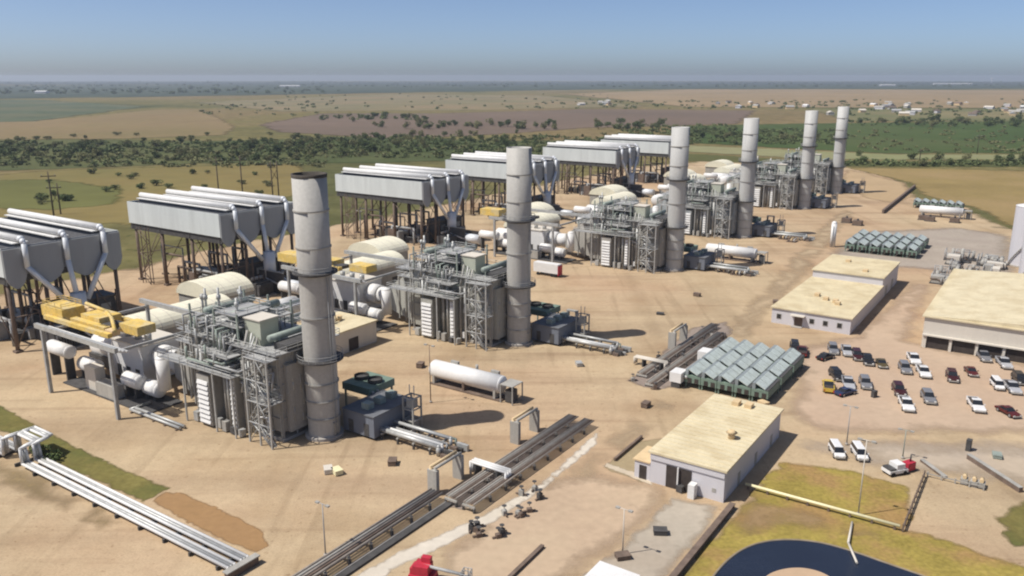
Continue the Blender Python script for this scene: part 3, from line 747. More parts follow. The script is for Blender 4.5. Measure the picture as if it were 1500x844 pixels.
# halls between the trains
VP = []
for i, u in enumerate(TR):
    n = ('nearest', 'second', 'third', 'fourth', 'fifth', 'farthest')[i]
    make_vault(23, 10, 6.4, 3.2, 'vaulted_hall', 'long low cream vault beside the %s turbine train' % n, u + 4.5, 77 - 13)
    make_vault(12, 14, 6.5, 3.8, 'vaulted_hall', 'short wide cream vault at the far end of the %s long hall' % n, u + 29.8, 77)
    if i < 5:
        t = plant('cream_shed', 'cream roofed shed with a shaded wall behind the %s stack' % n, 'building', u + 36, 34, 'cream sheds between the stacks')
        B(-7, 7, -6, 6, 0, 5).build('wall', M['creamwall'], t); B(-7.3, 7.3, -6.3, 6.3, 5, 5.3).build('roof', M['cream'], t)
        B(-2, 1, -6.06, -6, .1, 3).build('door', M['opening'], t)
        MB().cyl((2, 1, 5.3), (2, 1, 6.4), .8, n=12).build('roof_fan', M['tan'], t)
        t = plant('steam_vessel', 'white lagged drum on legs between the cream shed and hall of the %s train' % n, 'tank', u + 33, 50, 'white lagged drums')
        MB().cyl((-4, 0, 6.5), (5, 0, 6.5), 2.4, n=20).ball((-4, 0, 6.5), 2.4, 18, 8, .45).ball((5, 0, 6.5), 2.4, 18, 8, .45).build('drum', M['white'], t)
        for q in (-3, 3.6): B(q - .3, q + .3, -1.8, 1.8, 0, 5).build('leg', M['dark'], t)
        t = plant('pipe_rack', 'grey overhead pipe rack linking boiler and hall of the %s train' % n, 'pipe rack', u + 18, 38, 'overhead pipe racks')
        for a in range(4):
            for s in (-2.4, 2.4): B(-9 + a * 8 - .2, -9 + a * 8 + .2, s - .2, s + .2, 0, 10.5).build('column', M['green'], t)
            B(-9 + a * 8 - .18, -9 + a * 8 + .18, -2.6, 2.6, 7.1, 7.5).build('beam', M['green'], t)
            B(-9 + a * 8 - .18, -9 + a * 8 + .18, -2.6, 2.6, 10.5, 10.9).build('beam', M['green'], t)
        for a in range(6): MB().cyl((-11, -2 + a * .8, 7.85), (17, -2 + a * .8, 7.85), .26 + .06 * (a % 2), n=8).build('pipe', M[('pipe', 'green', 'white')[a % 3]], t)
        for a in range(4): MB().cyl((-11, -1.6 + a * 1.05, 11.25), (17, -1.6 + a * 1.05, 11.25), .3, n=8).build('pipe', M[('white', 'pipe', 'green')[a % 3]], t)

# low pipe on sleepers beside the nearest train
t = plant('ground_pipe', 'low grey pipe on the gravel beside the nearest gantry column', 'pipe', -13.2, 22)
for k in range(2): MB().tube([(k * .9, 0, .5), (k * .9, 15, .5), (k * .9 + 3, 15, .5)], .28, 8).build('pipe', M['pipe'], t)
for k in range(5): B(-.5, 1.5, .5 + k * 3.4, .8 + k * 3.4, .01, .24).build('sleeper', M['brown'], t)

# ------------------------------------------------------------------ horizontal tanks
def make_htank(L=16.5, r=1.75):
    t = plant('storage_tank', 'x', 'tank', 0, 0, 'white horizontal tanks')
    MB().cyl((0, -L / 2, 2.9), (0, L / 2, 2.9), r, n=32).ball((0, L / 2, 2.9), r, 28, 10, 1, .35).ball((0, -L / 2, 2.9), r, 28, 10, 1, .35).build('shell', M['white'], t)
    for v in (-L / 2 + .8, L / 2 - .8, 0):
        B(-1.5, 1.5, v - .25, v + .25, .0, 2.0).build('saddle', M['brown'] if v == 0 else M['casing'], t)
    B(-1.7, 1.7, -L / 2 - .8, L / 2, .02, .3).build('skid', M['brown'], t)
    f = MB()
    for u in (-1.7, 1.7):
        for v in (-L / 2 - 3.6, -L / 2 - .9): f.box(u - .1, u + .1, v - .1, v + .1, 0, 3.6)
    f.box(-1.8, 1.8, -L / 2 - 3.7, -L / 2 - .8, 3.6, 3.75)
    f.build('vaporizer_frame', M['casing'], t)
    B(-1.2, .6, -L / 2 - 3.2, -L / 2 - 1.6, .2, 2.6).build('pump', M['dark'], t)
    MB().tube([(.9, -L / 2 - 2, .5), (.9, -L / 2 - 2, 2.6), (.9, -L / 2, 2.6)], .2).build('pipe', M['pipe'], t)
    MB().cyl((1.2, -1.5, 4.2), (1.2, -1.5, 5.2), .3, n=8).build('vent_pipe', M['casing'], t)
    for q in (L / 2 - 4.3, -L / 2 + 2.3): B(.9, 1.5, q - .9, q + .9, 4.2, 4.9).build('manhole', M['casing'], t)
    return t
K = make_htank(); put(K, 30.4, -8.0, 'large white horizontal tank on saddles to the right of the nearest stack')
k2 = copy_tree(K); put(k2, 176, -10, 'white horizontal tank on the gravel right of the third stack')
k3 = copy_tree(K); put(k3, 312, -57, 'white horizontal tank near the ochre field beside far coolers')
t = plant('box_trailer', 'white box trailer parked behind the second stack', 'trailer', 121.6, 29.5)
B(-1.3, 1.3, -4.4, 4.4, 1.1, 4.0).build('body', M['white'], t)
B(-1.25, 1.25, -4.6, -4.4, .6, 3.6).build('end_frame', M['red'], t)
for s in (-1, 1):
    for v in (-3.4, -2.2, 2.8): MB().cyl((s * 1.25, v, .5), (s * .95, v, .5), .5, n=14).build('wheel', M['tyre'], t)

# ------------------------------------------------------------------ buildings on the right
def building(name, label, u0, u1, v0, v1, z, wallm, roofm, over=.35):
    t = plant(name, label, 'building', u0, v0)
    L, Wd = u1 - u0, v1 - v0
    B(0, L, 0, Wd, 0, z).build('wall', wallm, t)
    rf = B(-over, L + over, -over, Wd + over, z, z + .3).build('roof', roofm, t)
    s = MB()
    for k in range(int(L / 1.4)): s.box(.3 + k * 1.4, .36 + k * 1.4, -over + .02, Wd + over - .02, z + .3, z + .38)
    s.build('seam', roofm, rf)
    return t, rf, L, Wd
t, rf, L, Wd = building('workshop', 'cream roofed white workshop with an open bay facing the dirt apron', 15.6, 42.8, -65.6, -54.0, 4.9, M['wall'], M['cream'])
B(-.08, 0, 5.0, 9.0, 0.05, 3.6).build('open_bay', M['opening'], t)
B(-.5, -.3, 6.9, 7.1, .0, 3.8).build('bay_post', M['white'], t)
B(-1.6, -.3, 3.9, 4.9, .02, 2.2).build('white_crate', M['white'], t)
B(-.2, -.02, 0, 11.6, 3.9, 4.85).build('fascia', M['wall'], t)
B(-.05, 0, 1.2, 1.8, 1.3, 1.9).build('wall_light', M['casing'], t)
MB().cyl((11, 3, 5.2), (11, 3, 6.2), .55, n=12).cyl((11, 3, 6.2), (11, 3, 6.6), .9, .3, n=12).build('roof_ventilator', M['tan'], rf)
for k in range(2): B(24, 25.6, 4.2 + k * 2.2, 5.4 + k * 2.2, 5.2, 5.9).build('roof_hatch', M['tan'], rf)
for k in range(3): B(6 + k * 8, 7 + k * 8, -.06, 0, .05, 2.2).build('side_door', M['casing'], t)
B(1.5, 1.56, 11.5, 11.9, 0, 4.8).build('downpipe', M['casing'], t)
t = plant('lean_to', 'low pinkish annex with dark doorway beside the workshop bay', 'building', 15.8, -53.9)
B(0, 5, 0, 2.6, 0, 2.9).build('wall', M['wall'], t); B(-.2, 5.2, 0, 2.9, 2.9, 3.1).build('roof', M['tan'], t); B(-.06, 0, .6, 1.8, .05, 2.3).build('door', M['opening'], t)

t, rf, L, Wd = building('office', 'white single storey office with square windows and cream flat roof', 110, 148, -62.6, -43.8, 3.9, M['wall'], M['cream'])
for v in (1.9, 5.2, 8.4, 16.4):
    w = B(-.08, 0, v, v + 1.2, 1.3, 2.6).build('window', M['casing'], t); B(-.11, -.08, v + .12, v + 1.08, 1.42, 2.48).build('pane', M['glass'], w)
B(-1.4, 0, 11, 13.6, .02, .2).build('step', M['concrete'], t); B(-.08, 0, 11.2, 13.2, .2, 2.7).build('door', M['brown'], t)
B(-1.6, 0, 10.6, 14, 2.9, 3.05).build('porch_roof', M['creamwall'], t)
for u, v in ((12, 6), (13, 8.6), (16, 11.5), (10, 5)): B(u, u + 1.5, v, v + 1.2, 4.2, 5).build('roof_unit', M['tan'], rf)
t, rf, L, Wd = building('warehouse', 'taller cream roofed block joined to the back of the white office', 148.06, 172, -62.6, -43.8, 6.2, M['wall'], M['cream'])
for u, v in ((15, 12), (4, 5)): B(u, u + 1.6, v, v + 1.3, 6.5, 7.1).build('roof_unit', M['tan'], rf)
for k in range(2): B(5 + k * 9, 7.6 + k * 9, -.07, 0, .05, 3).build('loading_door', M['casing'], t)

t, rf, L, Wd = building('big_shed', 'wide cream roofed shed with dark open bays beside the car park', 110, 166, -132, -78.2, 7.2, M['creamwall'], M['cream'], .5)
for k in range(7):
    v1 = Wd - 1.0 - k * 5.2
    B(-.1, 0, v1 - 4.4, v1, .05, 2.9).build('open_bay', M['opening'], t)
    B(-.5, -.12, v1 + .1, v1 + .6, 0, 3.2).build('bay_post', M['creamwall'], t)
B(-.9, -.02, 0, Wd, 3.0, 3.3).build('canopy', M['creamwall'], t)
B(-.12, 0, Wd - 27, Wd - 25.5, 4.3, 5.6).build('vent', M['casing'], t)
rd = MB().prism([(0, 7.5), (26.9, 8.9), (53.8, 7.5)], 0, 56, 'x'); rd.build('roof_slope', M['cream'], rf)
for k in range(3): B(20 + k * 14, 21.2 + k * 14, 18, 19.2, 8.1, 9.3).build('roof_vent', M['creamwall'], rf)

t = plant('storage_hut', 'small white roofed hut at the bottom edge of the photo', 'building', -18.6, -66)
B(-2, 4.2, 0, 4.6, 0, 4.6).build('wall', M['wall'], t); B(-2.3, 4.5, -.3, 4.9, 4.6, 4.85).build('roof', M['white'], t)

# ------------------------------------------------------------------ fin coolers (saw-toothed arrays)
def make_air_cooler():
    t = plant('air_cooler', 'x', 'cooler', 0, 0)
    B(-3.9, 3.9, -1.62, 1.62, 1.2, 2.7).build('housing', M['coolgreen'], t)
    for u in (-3.5, 3.5):
        for v in (-1.4, 1.4): B(u - .12, u + .12, v - .12, v + .12, 0, 1.2).build('leg', M['coolgreen'], t)
    for u0, u1 in ((-3.8, -1.4), (-1.15, 1.25), (1.5, 3.8)):
        MB().hexa([(u0, -.95, 3.0), (u1, -.95, 3.0), (u1, .85, 3.95), (u0, .85, 3.95)], [(u0, -.95, 2.85), (u1, -.95, 2.85), (u1, .85, 3.8), (u0, .85, 3.8)]).build('coil_panel', M['coolfin'], t)
    B(-3.85, 3.85, .9, 1.5, 2.7, 3.9).build('fan_plenum', M['cooltop'], t)
    B(-3.85, 3.85, -1.6, -1.0, 2.7, 2.85).build('gutter', M['dark'], t)
    for v in (-.9, .5): B(-3.98, -3.9, v - .35, v + .45, 1.25, 2.2).build('louvre', M['opening'], t)
    return t
def cooler_array(u0, v0, nu, nv, du, dv, where, first):
    out = first
    rows = ['near', 'middle', 'far', 'back']; cols = ['first', 'second', 'third', 'fourth', 'fifth', 'sixth', 'seventh']
    for a in range(nu):
        for b in range(nv):
            o = out if (a == 0 and b == 0 and out.get('used') is None) else copy_tree(out)
            put(o, u0 + a * du, v0 - b * dv, 'silver cooler, %s from left, %s row of the %s' % (cols[b], rows[a] if nu > 1 else 'only', where))
            o['group'] = 'saw-toothed coolers of the ' + where
    return out
AC0 = make_air_cooler()
cooler_array(59.6, -44.6, 3, 5, 8.6, 3.35, 'array beside the rack', AC0)
cp = copy_tree(AC0); cooler_array(215, -40.5, 3, 6, 10, 4.0, 'array behind the office', cp)
cp = copy_tree(AC0); cooler_array(338, -44, 1, 6, 9, 3.5, 'array by the ochre field', cp)
for u, v, w in ((55.8, -41.6, 'left near corner of the array beside the rack'), (71, -41.4, 'left middle of the array beside the rack')):
    t = plant('header_box', 'small white header box at the ' + w, 'box', u, v, 'white header boxes')
    B(-1.6, 1.6, -1.2, 1.2, 1.2, 3.2).build('body', M['white'], t)
    for a in (-1.3, 1.3): B(a - .12, a + .12, -.9, .9, 0, 1.2).build('leg', M['dark'], t)
    MB().cyl((0, -1.2, 2.2), (0, -2.0, 2.2), .35, n=10).build('nozzle', M['pipe'], t)

# ------------------------------------------------------------------ pipe racks, loops and ground pipes
def low_rack(label, u0, u1, v, n, w, z):
    t = plant('pipe_rack', label, 'pipe rack', u0, v, 'low pipe racks')
    L = u1 - u0
    for k in range(n):
        MB().cyl((0, -w / 2 + (k + .5) * w / n, z), (L, -w / 2 + (k + .5) * w / n, z), w / n * .34, n=10).build('pipe', M[('rackpipe', 'brown', 'rackpipe', 'casing', 'rackpipe')[k % 5]], t)
    for k in range(int(L / 4) + 1):
        B(k * 4 - .15, k * 4 + .15, -w / 2, w / 2, z - .6, z - .32).build('sleeper', M['casing'], t)
        for s in (-1, 1): B(k * 4 - .14, k * 4 + .14, s * (w / 2 - .15) - .14, s * (w / 2 - .15) + .14, 0, z - .6).build('post', M['dark'], t)
    return t
low_rack('long grey pipe rack at the bottom edge running up to the pipe loops', -46, -7, -30.6, 5, 2.6, 1.5)
low_rack('left half of the pipe rack beyond the loops with dark side posts', -7, 28.5, -33.2, 5, 2.2, 1.3)
low_rack('right half of the pipe rack along the pale gravel strip', -7, 28.5, -36.4, 5, 2.2, 1.3)
low_rack('left rack in the brown gravel bed before the saw-toothed coolers', 56, 98, -33.6, 5, 2.4, .9)
low_rack('right rack in the brown gravel bed before the saw-toothed coolers', 52, 92, -37.4, 5, 2.4, .9)
t = plant('rack_shade_strip', 'dark strip drawn as shade beside the long pipe rack', 'shade strip', -46, -32.9)
B(0, 39, -.5, .5, .0, .34).build('cover', M['dark'], t); B(0, 39, .5, .7, .0, .42).build('kerb', M['concrete'], t)  # dark strip stands in for the rack's cast shadow
def loop(label, u, v, L=6, h=4.3):
    t = plant('pipe_loop', label, 'pipe', u, v, 'upright pipe loops')
    for k in range(2):
        MB().tube([(0, -.45 + k * .9, 0), (0, -.45 + k * .9, h), (L, -.45 + k * .9, h), (L, -.45 + k * .9, 0)], .24, 10).build('pipe', M['tan' if k else 'casing'], t)
    for a in (0, L): B(a - .35, a + .35, -.85, .85, 0, h - .35).build('support_frame', M['casing'], t)
loop('upright pipe loop beside the rack nearest the camera', -5.8, -29.0)
loop('upright pipe loop at the middle of the rack', 15.4, -29.4)
loop('upright pipe loop at the brown bed before the coolers', 76.5, -31.4, 6.6)
t = plant('valve_bench', 'pale pipe bench across the rack between two pipe loops', 'pipes', 2, -33)
for k in range(3): MB().tube([(k * .6, 3, .3), (k * .6, 3, 2.3), (k * .6, -3.6, 2.3), (k * .6, -3.6, .3)], .2, 8).build('pipe', M['white'], t)
for s in (-2, 2): B(-.2, 1.5, s - .15, s + .15, 0, 2.1).build('post', M['dark'], t)
t = plant('valve_bench', 'pale pipe bench at the near end of the brown bed', 'pipes', 62, -33)
for k in range(3): MB().tube([(k * .6, 4, .3), (k * .6, 4, 1.8), (k * .6, -3, 1.8), (k * .6, -3, .3)], .2, 8).build('pipe', M['creamwall'], t)
for s in (-2, 2): B(-.2, 1.5, s - .15, s + .15, 0, 1.6).build('post', M['dark'], t)
rsx = random.Random(21)
for i in range(26):
    a = i % 13; near = i < 13
    u, v = (rsx.uniform(50, 96), rsx.uniform(-39.5, -31.5)) if not near else (rsx.uniform(-14, 6), rsx.uniform(-44, -38.8))
    t = plant('valve_stand', 'rusty valve stand %s' % ('amid the brown gravel bed before the coolers' if not near else 'among litter beside the pale gravel strip'), 'valve', u, v, 'valve stands in the brown bed' if not near else 'valve stands by the gravel strip', rz=rsx.uniform(0, 3))
    B(-.35, .35, -.3, .3, 0, rsx.uniform(.5, 1.1)).build('body', M[('brown', 'dark', 'casing')[i % 3]], t)
    MB().tube([(-.9, 0, .25), (0, 0, .25), (.9, 0, .25)], .13, 8).build('pipe', M['brown'], t)
    MB().cyl((0, 0, 1.0), (0, 0, 1.5), .05, n=6).cyl((0, 0, 1.45), (0, 0, 1.52), .35, n=10).build('handwheel', M['dark'], t)

# lagged pipe bundles lower left, with their square expansion loop
for row, du in ((0, -33.3), (1, -35.3)):
    t = plant('pipe_bundle', ('far row' if row == 0 else 'near row') + ' of bright lagged pipes beside the grass strip at lower left', 'pipes', du, 0, 'lagged pipe bundles')
    for k in range(3):
        u = k * .5 - .5
        MB().tube([(u, -20.6, .2), (u, -20.6, .8), (u, 30, .8), (u, 30 + k * .3, 3.4), (u + 2.6, 30.6 + k * .3, 3.4), (u + 2.6, 36 + k * .3, 3.4), (u, 36 + k * .3, 3.4), (u, 36 + k * .3, .8), (u, 75, .8)], .23, 10).build('pipe', M['white'] if k != 1 else M['pipe'], t)
    for k in range(17): B(-.95, .95, -19 + k * 5.6, -18.7 + k * 5.6, 0, .55).build('sleeper', M['dark'], t)
t = plant('culvert_head', 'dark concrete headwall where the lagged pipes end', 'wall', -34.4, -21.6)
B(-2.4, 2.2, -.4, .4, 0, 1.0).build('wall', M['brown'], t); B(-2.6, 2.4, -.5, .5, 1.0, 1.15).build('coping', M['casing'], t)
t = plant('shrub', 'dark green shrub beside the pipe loop at lower left', 'shrub', -31.4, 31)
s = MB(); rs = random.Random(5)
def leaf_cloud(s, rs, c, r, n, size, sz=.7):
    for i in range(n):
        d = Vector((rs.gauss(0, 1), rs.gauss(0, 1), rs.gauss(0, 1))).normalized() * (r * rs.uniform(.45, 1) ** .6)
        p = Vector((c[0] + d.x, c[1] + d.y, c[2] + d.z * sz))
        a = Vector((rs.gauss(0, 1), rs.gauss(0, 1), rs.gauss(0, .6))).normalized(); b = a.cross(Vector((rs.gauss(0, 1), rs.gauss(0, 1), rs.gauss(0, 1)))).normalized()
        w = size * rs.uniform(.6, 1.3)
        s.add([p - a * w - b * w * .6, p + a * w - b * w * .6, p + a * w * .8 + b * w * .6, p - a * w * .8 + b * w * .6], [(0, 1, 2, 3)])
for k in range(5): leaf_cloud(s, rs, (rs.uniform(-1, 1), rs.uniform(-3, 3), .9), 1.1, 90, .2)
s.build('crown', LEAF[0], t); MB().cyl((0, 0, 0), (0, 0, .9), .12, n=6).build('trunk', M['bark'], t)

# ------------------------------------------------------------------ lawn edge, pipe fence, pond
t = plant('kerb_wall', 'long dark low wall along the left edge of the yellow lawn', 'wall', -24, -67.2)
B(0, 39, -.3, .3, 0, .75).build('wall', M['brown'], t); B(0, 39, -.42, .42, .75, .85).build('coping', M['brown'], t)
t = plant('pipe_fence', 'pale yellow ground pipe crossing the lawn behind the pond', 'pipe', 21.7, -66.8)
MB().cyl((0, 0, .75), (0, -21.4, .75), .22, n=10).build('pipe', M['paleyellow'], t)
for k in range(8): B(-.15, .15, -.6 - k * 2.9, -.3 - k * 2.9, 0, .55).build('post', M['brown'], t)
t = plant('lattice_fence', 'dark brown fence from the pale pipe end to the grey car park', 'fence', 21.7, -88.6)
f = MB()
for z in (.5, 1.0): f.box(0, 19, -.07, .07, z, z + .12)
f.build('rail', M['brown'], t)
for k in range(11): B(k * 1.88 - .1, k * 1.88 + .1, -.1, .1, 0, 1.2).build('post', M['brown'], t)
t = plant('lattice_fence', 'short low grey fence behind the tan clearing', 'fence', 41, -88.8)
B(-.06, .06, -8, 0, .5, .66).build('rail', M['casing'], t)
for k in range(5): B(-.1, .1, -.3 - k * 1.9, -.1 - k * 1.9, 0, .9).build('post', M['casing'], t)
for i, (a, b, l_) in enumerate((((1418, 672), (1495, 722), 'long dark low wall slanting across the dirt at the right edge'), ((1350, 676), (1385, 702), 'short dark kerb by the fence corner'))):
    p0, p1 = G(*a), G(*b); d = (p1[0] - p0[0], p1[1] - p0[1]); L = math.hypot(*d)
    t = thing('kerb_wall', l_, 'wall', p0, math.atan2(d[1], d[0]))
    B(0, L, -.3, .3, 0, .8 if i == 0 else .4).build('wall', M['brown'], t); B(0, L, -.36, .36, .8 if i == 0 else .4, .88 if i == 0 else .46).build('coping', M['casing'], t)
# the open bays' gantry and small stands right of the lattice fence
for i, (px, py) in enumerate(((1412, 708), (1426, 712), (1437, 714))):
    t = thing('pump_stand', ['left', 'middle', 'right'][i] + ' of three small grey pump stands at the end of the low fence', 'pump', G(px, py), TH, 'pump stands')
    B(-.6, .6, -.5, .5, 0, .9).build('base', M['casing'], t); MB().cyl((-.5, 0, 1.2), (.5, 0, 1.2), .3, n=10).build('motor', M['tan'], t)

pond_px = [(1035, 860), (1046, 843), (1062, 824), (1085, 806), (1112, 795), (1150, 790), (1200, 794), (1250, 808), (1300, 826), (1350, 843), (1420, 870), (1440, 920), (1030, 920)]
def sheet(name, pts, m, z, kind='structure'):
    w = [G(*p) for p in pts]
    # smooth the outline
    for _ in range(3):
        w = [q for a, b in zip(w, w[1:] + w[:1]) for q in ((a[0] * .75 + b[0] * .25, a[1] * .75 + b[1] * .25), (a[0] * .25 + b[0] * .75, a[1] * .25 + b[1] * .75))]
    s = MB().add([(p[0], p[1], z) for p in w], [tuple(range(len(w)))])
    ob = s.build(name, m); tag(ob, kind=kind)
    if ob.data.polygons[0].normal.z < 0: ob.data.flip_normals()
    return ob, w
_m = M['water']; _n = _m.node_tree.nodes; _bp = _n.new('ShaderNodeBump'); _nz = _n.new('ShaderNodeTexNoise'); _g = _n.new('ShaderNodeNewGeometry')
_nz.inputs['Scale'].default_value = 1.4; _nz.inputs['Detail'].default_value = 4; _bp.inputs['Strength'].default_value = .12; _bp.inputs['Distance'].default_value = .2
_m.node_tree.links.new(_g.outputs['Position'], _nz.inputs['Vector']); _m.node_tree.links.new(_nz.outputs['Fac'], _bp.inputs['Height']); _m.node_tree.links.new(_bp.outputs[0], _n['Principled BSDF'].inputs['Normal'])
ob, w = sheet('pond_water', pond_px, M['water'], .045)
rim = MB()
for a, b in zip(w, w[1:] + w[:1]): rim.cyl((a[0], a[1], .03), (b[0], b[1], .03), .16, n=6, caps=False)
tag(rim.build('pond_bank', mat('pond_bank_soil', (.24, .195, .14), .95, 0, .2, .8)), kind='structure')
sheet('pond_island', [(1105, 870), (1118, 846), (1140, 835), (1172, 831), (1204, 838), (1225, 852), (1235, 880), (1150, 900)], mat('island_sand', (.44, .31, .20), .95, 0, .1, .2), .07)
t = thing('round_tank', 'white domed tank roof at the bottom edge beside the pond', 'tank', (G(1290, 838, 6)[0], G(1290, 838, 6)[1] - 7.0))
MB().lathe((0, 0, 0), [(6.6, 0), (6.6, 5.2)], 40).build('shell', M['wall'], t)
MB().lathe((0, 0, 0), [(6.7, 5.2), (5.4, 5.6), (3, 6.0), (0, 6.2)], 40).build('roof', M['white'], t)
MB().cyl((0, 0, 6.1), (0, 0, 6.7), .4, n=10).build('vent', M['casing'], t)
p0, p1, p2 = G(1248, 768), G(1242, 800), G(1255, 828)
t = thing('outfall_pipe', 'thin pale pipe leading from the lawn into the pond', 'pipe', p0)
MB().tube([(0, 0, .3), (p1[0] - p0[0], p1[1] - p0[1], .5), (p2[0] - p0[0], p2[1] - p0[1], .3)], .16, 8).build('pipe', M['creamwall'], t)
for q in (.4, .9): B((p1[0] - p0[0]) * q - .1, (p1[0] - p0[0]) * q + .1, (p1[1] - p0[1]) * q - .1, (p1[1] - p0[1]) * q + .1, 0, .4).build('post', M['brown'], t)

# ------------------------------------------------------------------ poles
def light_pole(label, px, py, h, m, r=.10, arm=True):
    t = thing('lamp_post', label, 'lamp post', G(px, py), TH, 'lamp posts')
    MB().cyl((0, 0, 0), (0, 0, h), r, r * .6, n=8).build('pole', m, t)
    MB().cyl((0, 0, 0), (0, 0, .4), r * 2.4, n=10).build('base', M['concrete'], t)
    if arm:
        MB().cyl((0, -.9, h), (0, .9, h), r * .5, n=6).build('arm', m, t)
        for s in (-1, 1): B(-.2, .2, s * .9 - .28, s * .9 + .28, h - .12, h + .08).build('lamp_head', M['casing'], t)
for a in (('thin grey lamp post standing on the open dirt at lower left', 477, 815, 7.5, M['steel']), ('thin brown lamp post at the left end of the white tank', 631, 590, 11.5, M['brown']),
          ('pale lamp post standing on the yellow lawn', 1257, 755, 11.5, M['creamwall']), ('brown lamp post between first and second condensers', 529, 371, 15, M['brown']),
          ('pale lamp post beside the dirt apron', 912, 812, 6.5, M['creamwall']), ('thin lamp post behind the second nearest stack', 872, 386, 13, M['steel']),
          ('pale lamp post left of the third stack', 806, 395, 13, M['steel']), ('lamp post behind the white carts', 1240, 652, 7, M['steel']), ('olive lamp post by the red pump', 1322, 672, 5, M['green'])):
    light_pole(*a)
def power_pole(label, px, py, h, two=False):
    t = thing('power_pole', label, 'power pole', G(px, py), .4, 'wooden power poles')
    for s in ((-1.4, 1.4) if two else (0,)): MB().cyl((s, 0, 0), (s, 0, h), .32, .22, n=8).build('pole', M['wood'], t)
    B(-3, 3, -.15, .15, h - 2.2, h - 1.85).build('crossarm', M['wood'], t)
    for s in (-2.6, 0, 2.6): MB().cyl((s, 0, h - 1.85), (s, 0, h - 1.1), .13, n=6).build('insulator', M['casing'], t)
    if two:
        b = MB(); b.bar((-1.4, 0, h - 9), (1.4, 0, h - 4), .15); b.bar((1.4, 0, h - 9), (-1.4, 0, h - 4), .15); b.build('brace', M['wood'], t)
for a in (('dark single power pole beyond the leftmost condenser', 79, 318, 20), ('double pole power frame beside the dark single pole at left', 84, 314, 14, True), ('dark power pole leftmost of the three behind the second condenser', 322, 300, 23),
          ('pale looking power pole in the middle of the three behind the second condenser', 357, 303, 24), ('stout double power frame left of the nearest stack top', 405, 300, 21, True),
          ('distant thin pole standing at the green field right of the far stacks', 1431, 226, 16), ('short dark pole on the pale strip at right', 1347, 236, 9)):
    power_pole(*a)

# ------------------------------------------------------------------ vertical tanks at the right edge
for l_, (u, v), h, r_ in (('tall white round tank at the right edge, farther of two', (222, -93.8), 19.5, 5.6), ('white round tank at the right edge, nearer of two', (196, -97.0), 16, 4.6)):
    t = plant('round_tank', l_, 'tank', u, v, 'white round tanks')
    MB().lathe((0, 0, 0), [(r_, 0), (r_, h)], 40).build('shell', M['wall'], t)
    MB().lathe((0, 0, 0), [(r_ + .1, h - .1), (r_ * .6, h + .5), (0, h + .9)], 40).build('roof', M['white'], t)
    s = MB(); n = 30
    for i in range(n):
        a = i / n * 2.4; b = (i + 1) / n * 2.4
        s.bar((math.cos(a + 2) * (r_ + .4), math.sin(a + 2) * (r_ + .4), a / 2.4 * h), (math.cos(b + 2) * (r_ + .4), math.sin(b + 2) * (r_ + .4), b / 2.4 * h), .3)
    s.build('stair', M['casing'], t)
    MB().lathe((0, 0, 0), [(r_ + .6, 0), (r_ + .6, .4), (r_, .4)], 32, False).build('foundation', M['concrete'], t)
t = plant('white_column', 'slim white vertical vessel left of the array behind the office', 'tank', 217, -33.4)
MB().cyl((0, 0, 0), (0, 0, 8.6), .95, n=16).ball((0, 0, 8.6), .95, 14, 6).build('shell', M['white'], t)
for a in range(3): B(math.cos(a * 2.1) * .8 - .1, math.cos(a * 2.1) * .8 + .1, math.sin(a * 2.1) * .8 - .1, math.sin(a * 2.1) * .8 + .1, 0, 1).build('leg', M['casing'], t)
MB().tube([(-1.1, 0, .4), (-1.1, 0, 7.8), (0, 0, 7.8)], .12).build('pipe', M['pipe'], t)

# plant clutter on the right, between coolers and tanks
rs = random.Random(17)
GW = 'equipment skids between the far coolers and the tanks'
for i in range(34):
    u = rs.uniform(178, 226); v = rs.uniform(-87, -72)
    t = plant('equipment_skid', 'grey equipment skid in the crowded yard left of the white round tanks', 'machine', u, v, GW, rz=rs.choice((0, math.pi / 2)))
    w, d, h = rs.uniform(1.2, 2.6), rs.uniform(1.2, 3.2), rs.uniform(1.2, 3.4)
    B(-w, w, -d, d, 0, .35).build('base', M['dark'], t)
    if i % 3 == 0: MB().cyl((0, -d, 1.6), (0, d, 1.1), .65, n=14).ball((0, d, 1.1), .65, 12, 6, 1, .4).ball((0, -d, 1.1), .65, 12, 6, 1, .4).build('vessel', M['casing'], t)
    elif i % 3 == 1: B(-w * .8, w * .8, -d * .8, d * .8, .35, h).build('housing', M[('casing', 'creamwall', 'brown')[i % 2]], t)
    else: MB().cyl((0, 0, .35), (0, 0, h + .4), .5, n=14).ball((0, 0, h + .4), .5, 12, 6, 1, 1, .5).build('vessel', M['casing'], t)
    MB().tube([(w * .9, -d, .5), (w * .9, -d, h), (w * .9, d, h), (w * .9, d, .5)], .14, 7).build('pipe', M['steel'], t)
    MB().tube([(-w * .9, -d, .5), (-w * .9, 0, h * .7), (-w * .9, d, h * .7)], .12, 7).build('pipe', M['brown'], t)
for i, (px, py) in enumerate(((1352, 322), (1362, 324), (1398, 326), (1240, 326), (1256, 330))):
    t = thing('equipment_skid', ['brown skid left of a pair below the far white tank', 'brown skid right of a pair below the far white tank', 'lone brown skid right below the far white tank', 'dark skid beside the slim white vessel', 'dark skid right of the slim white vessel'][i], 'machine', G(px, py), TH)
    B(-1.6, 1.6, -1.8, 1.8, .3, 2.0).build('housing', M['brown'], t); B(-1.8, 1.8, -2, 2, 0, .3).build('base', M['dark'], t)
    MB().cyl((0, 0, 2), (0, 0, 2.8), .4, n=10).build('exhaust', M['dark'], t)
